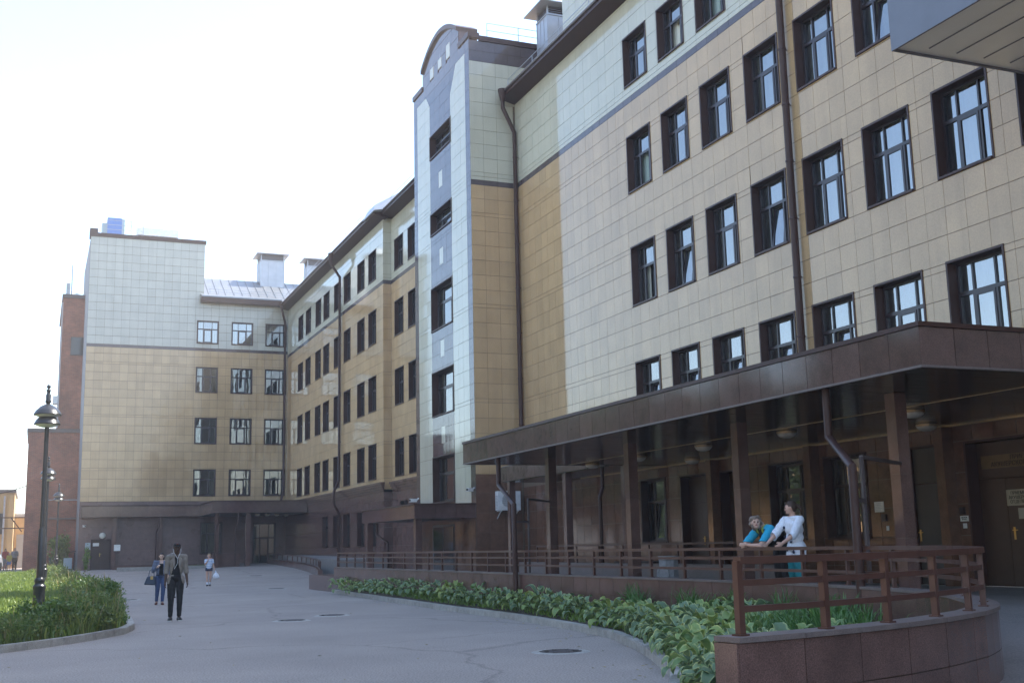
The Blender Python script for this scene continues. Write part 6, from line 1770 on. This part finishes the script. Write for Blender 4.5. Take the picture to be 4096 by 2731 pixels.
aircon(T(16.15, YT - .02, 2.92), "white outdoor air conditioner on the granite side of the stair tower", .92, .72)
def cctv(p, rz, label):
    t = thing("security_camera", label, "camera", p, rz); M = T(*p) @ RZ(rz)
    mb = MB(); mb.box(-.06, .06, -.26, .02, -.06, .06); mb.build("housing", "white_plastic", t, M)
    mb = MB(); mb.lathe([(.045, 0), (.045, .03), (.001, .03)], (0, 0, 0), 12); mb.build("lens", "car_glass", t, M @ T(0, -.26, 0) @ Matrix.Rotation(R(90), 4, 'X'))
    mb = MB(); mb.bar((0, 0, -.02), (0, .14, .08), .04, .04); mb.build("mount", "white_plastic", t, M)
cctv((15.3, 41.3, 3.72), R(-60), "white security camera on the corner of the stair tower")
cctv((13.05, 41.25, 3.33), R(-70), "white security camera on the edge of the low tower canopy")
cctv((3.1, 84.85, 3.55), R(20), "white security camera under the far wing canopy near the brick annex")
t = thing("litter_bin", "grey concrete litter bin with oval relief behind the terrace rail", "litter bin", (12.1, 21.1, .6))
mb = MB(); mb.lathe([(.16, 0), (.20, .05), (.20, .62), (.22, .66), (.22, .72), (.16, .72), (.15, .60)], (12.1, 21.1, .6), 8); mb.build("shell", "bin_concrete", t)
mb = MB(); mb.lathe([(.15, -.01), (.15, .02), (.11, .025), (.10, .01), (.001, .01)], (0, 0, 0), 16); mb.build("relief", "bin_concrete", t, T(11.92, 21.02, .95) @ RZ(R(-65)) @ Matrix.Rotation(R(90), 4, 'X') @ Matrix.Scale(1.35, 4, (0, 1, 0)))
# lettering
def text_mesh(body, size, mtl, name="lettering", depth=.004, align='CENTER', spacing=1.0):
    c = bpy.data.curves.new("t", 'FONT'); c.body = body; c.size = size; c.extrude = depth; c.align_x = align; c.align_y = 'CENTER'; c.space_line = .95; c.space_character = spacing
    o = bpy.data.objects.new("t", c); COL.objects.link(o)
    me = bpy.data.meshes.new_from_object(o.evaluated_get(bpy.context.evaluated_depsgraph_get())); bpy.data.objects.remove(o)
    me.name = name; me.materials.clear(); me.materials.append(MATS[mtl]); return me
RT = Matrix.Rotation(R(90), 4, 'X')
def sign(x0, x1, y, z0, z1, m_, label, cat, body=None, size=.1, ink="ink", M=MXM, thick=.012, lines=0, spacing=1.0):
    c = M @ Vector(((x0 + x1) / 2, y, z0)); t = thing("sign" if body else "notice", label, cat, tuple(c))
    mb = MB(); mb.box(x0, x1, y - thick, y, z0, z1); mb.build("plate", m_, t, M)
    if body: link("lettering", text_mesh(body, size, ink, spacing=spacing), M @ T((x0 + x1) / 2, y - thick - .001, (z0 + z1) / 2) @ RT, t)
    for k in range(lines):
        q = MB(); zz = z1 - (z1 - z0) * (k + 1.2) / (lines + 1.6); q.box(x0 + .03, x1 - .03 - .06 * random.random(), y - thick - .002, y - thick + .001, zz - .004, zz + .004); q.build("print_line", "grey_plastic", t, M)
DY = .27
sign(-18.0, -15.75, DY, 2.90, 3.16, "brass_plate", "long brass sign over the entrance door lettered in Cyrillic", "sign", "ПРИЕМНОЕ\nАКУШЕРСКОЕ ОТДЕЛЕНИЕ", .125, "ink", spacing=1.05)
sign(-17.42, -16.70, DY, 2.15, 2.46, "cream_plate", "cream door plate with three lines of dark Cyrillic capitals", "sign", "ПРИЕМНОЕ\nАКУШЕРСКОЕ\nОТДЕЛЕНИЕ", .088, "ink")
sign(-17.16, -16.86, DY, 1.89, 2.10, "cream_plate", "white printed notice under the plate on the entrance door", "notice", lines=7)
sign(-21.0, -20.70, -.002, 2.15, 2.38, "paper", "white sheet pinned to the granite between window and column", "notice", lines=5)
sign(-18.42, -18.20, -.002, 1.88, 1.99, "paper", "small white label beside the entrance recess", "notice", "ЗВОНОК\nВРАЧУ", .04)
sign(-20.66, -20.58, -.002, 1.74, 1.84, "white_plastic", "small white bell push below the pinned sheet", "bell push")
sign(-18.36, -18.26, -.002, 1.74, 1.84, "white_plastic", "small white bell push beside the entrance recess", "bell push")
sign(-20.75, -20.62, -.002, 1.95, 2.10, "frame_dark", "black entry phone under the pinned sheet", "entry phone", thick=.05)
sign(-18.38, -18.27, -.002, 2.02, 2.16, "frame_dark", "black entry phone beside the entrance recess", "entry phone", thick=.05)
# bench behind the rail
t = thing("bench", "dark metal bench against the granite wall behind the rail", "bench", (16.7, 30.8, .6))
for k in range(3): mb = MB(); mb.box(16.45 + k * .14, 16.56 + k * .14, 29.6, 32.0, 1.02, 1.06); mb.build("slat", "frame_dark", t)
for y in (29.8, 31.8): mb = MB(); mb.bar((16.5, y, .6), (16.5, y, 1.02), .05, .05); mb.bar((16.8, y, .6), (16.8, y, 1.02), .05, .05); mb.build("leg", "frame_dark", t)

# ================================================================== HAZE
hz = MB(); hz.box(-1520, 1520, -1520, 4020, -1.2, 28.6)
m = bpy.data.materials.new("haze"); m.use_nodes = True; nt = m.node_tree; nt.nodes.clear()
o_ = nt.nodes.new("ShaderNodeOutputMaterial"); pv = nt.nodes.new("ShaderNodeVolumePrincipled")
pv.inputs["Color"].default_value = (1.0, 0.91, 0.82, 1); pv.inputs["Density"].default_value = 0.0013; pv.inputs["Anisotropy"].default_value = 0.3
nt.links.new(pv.outputs[0], o_.inputs["Volume"]); MATS["haze"] = m
tag(hz.build("haze", "haze"), kind="stuff")
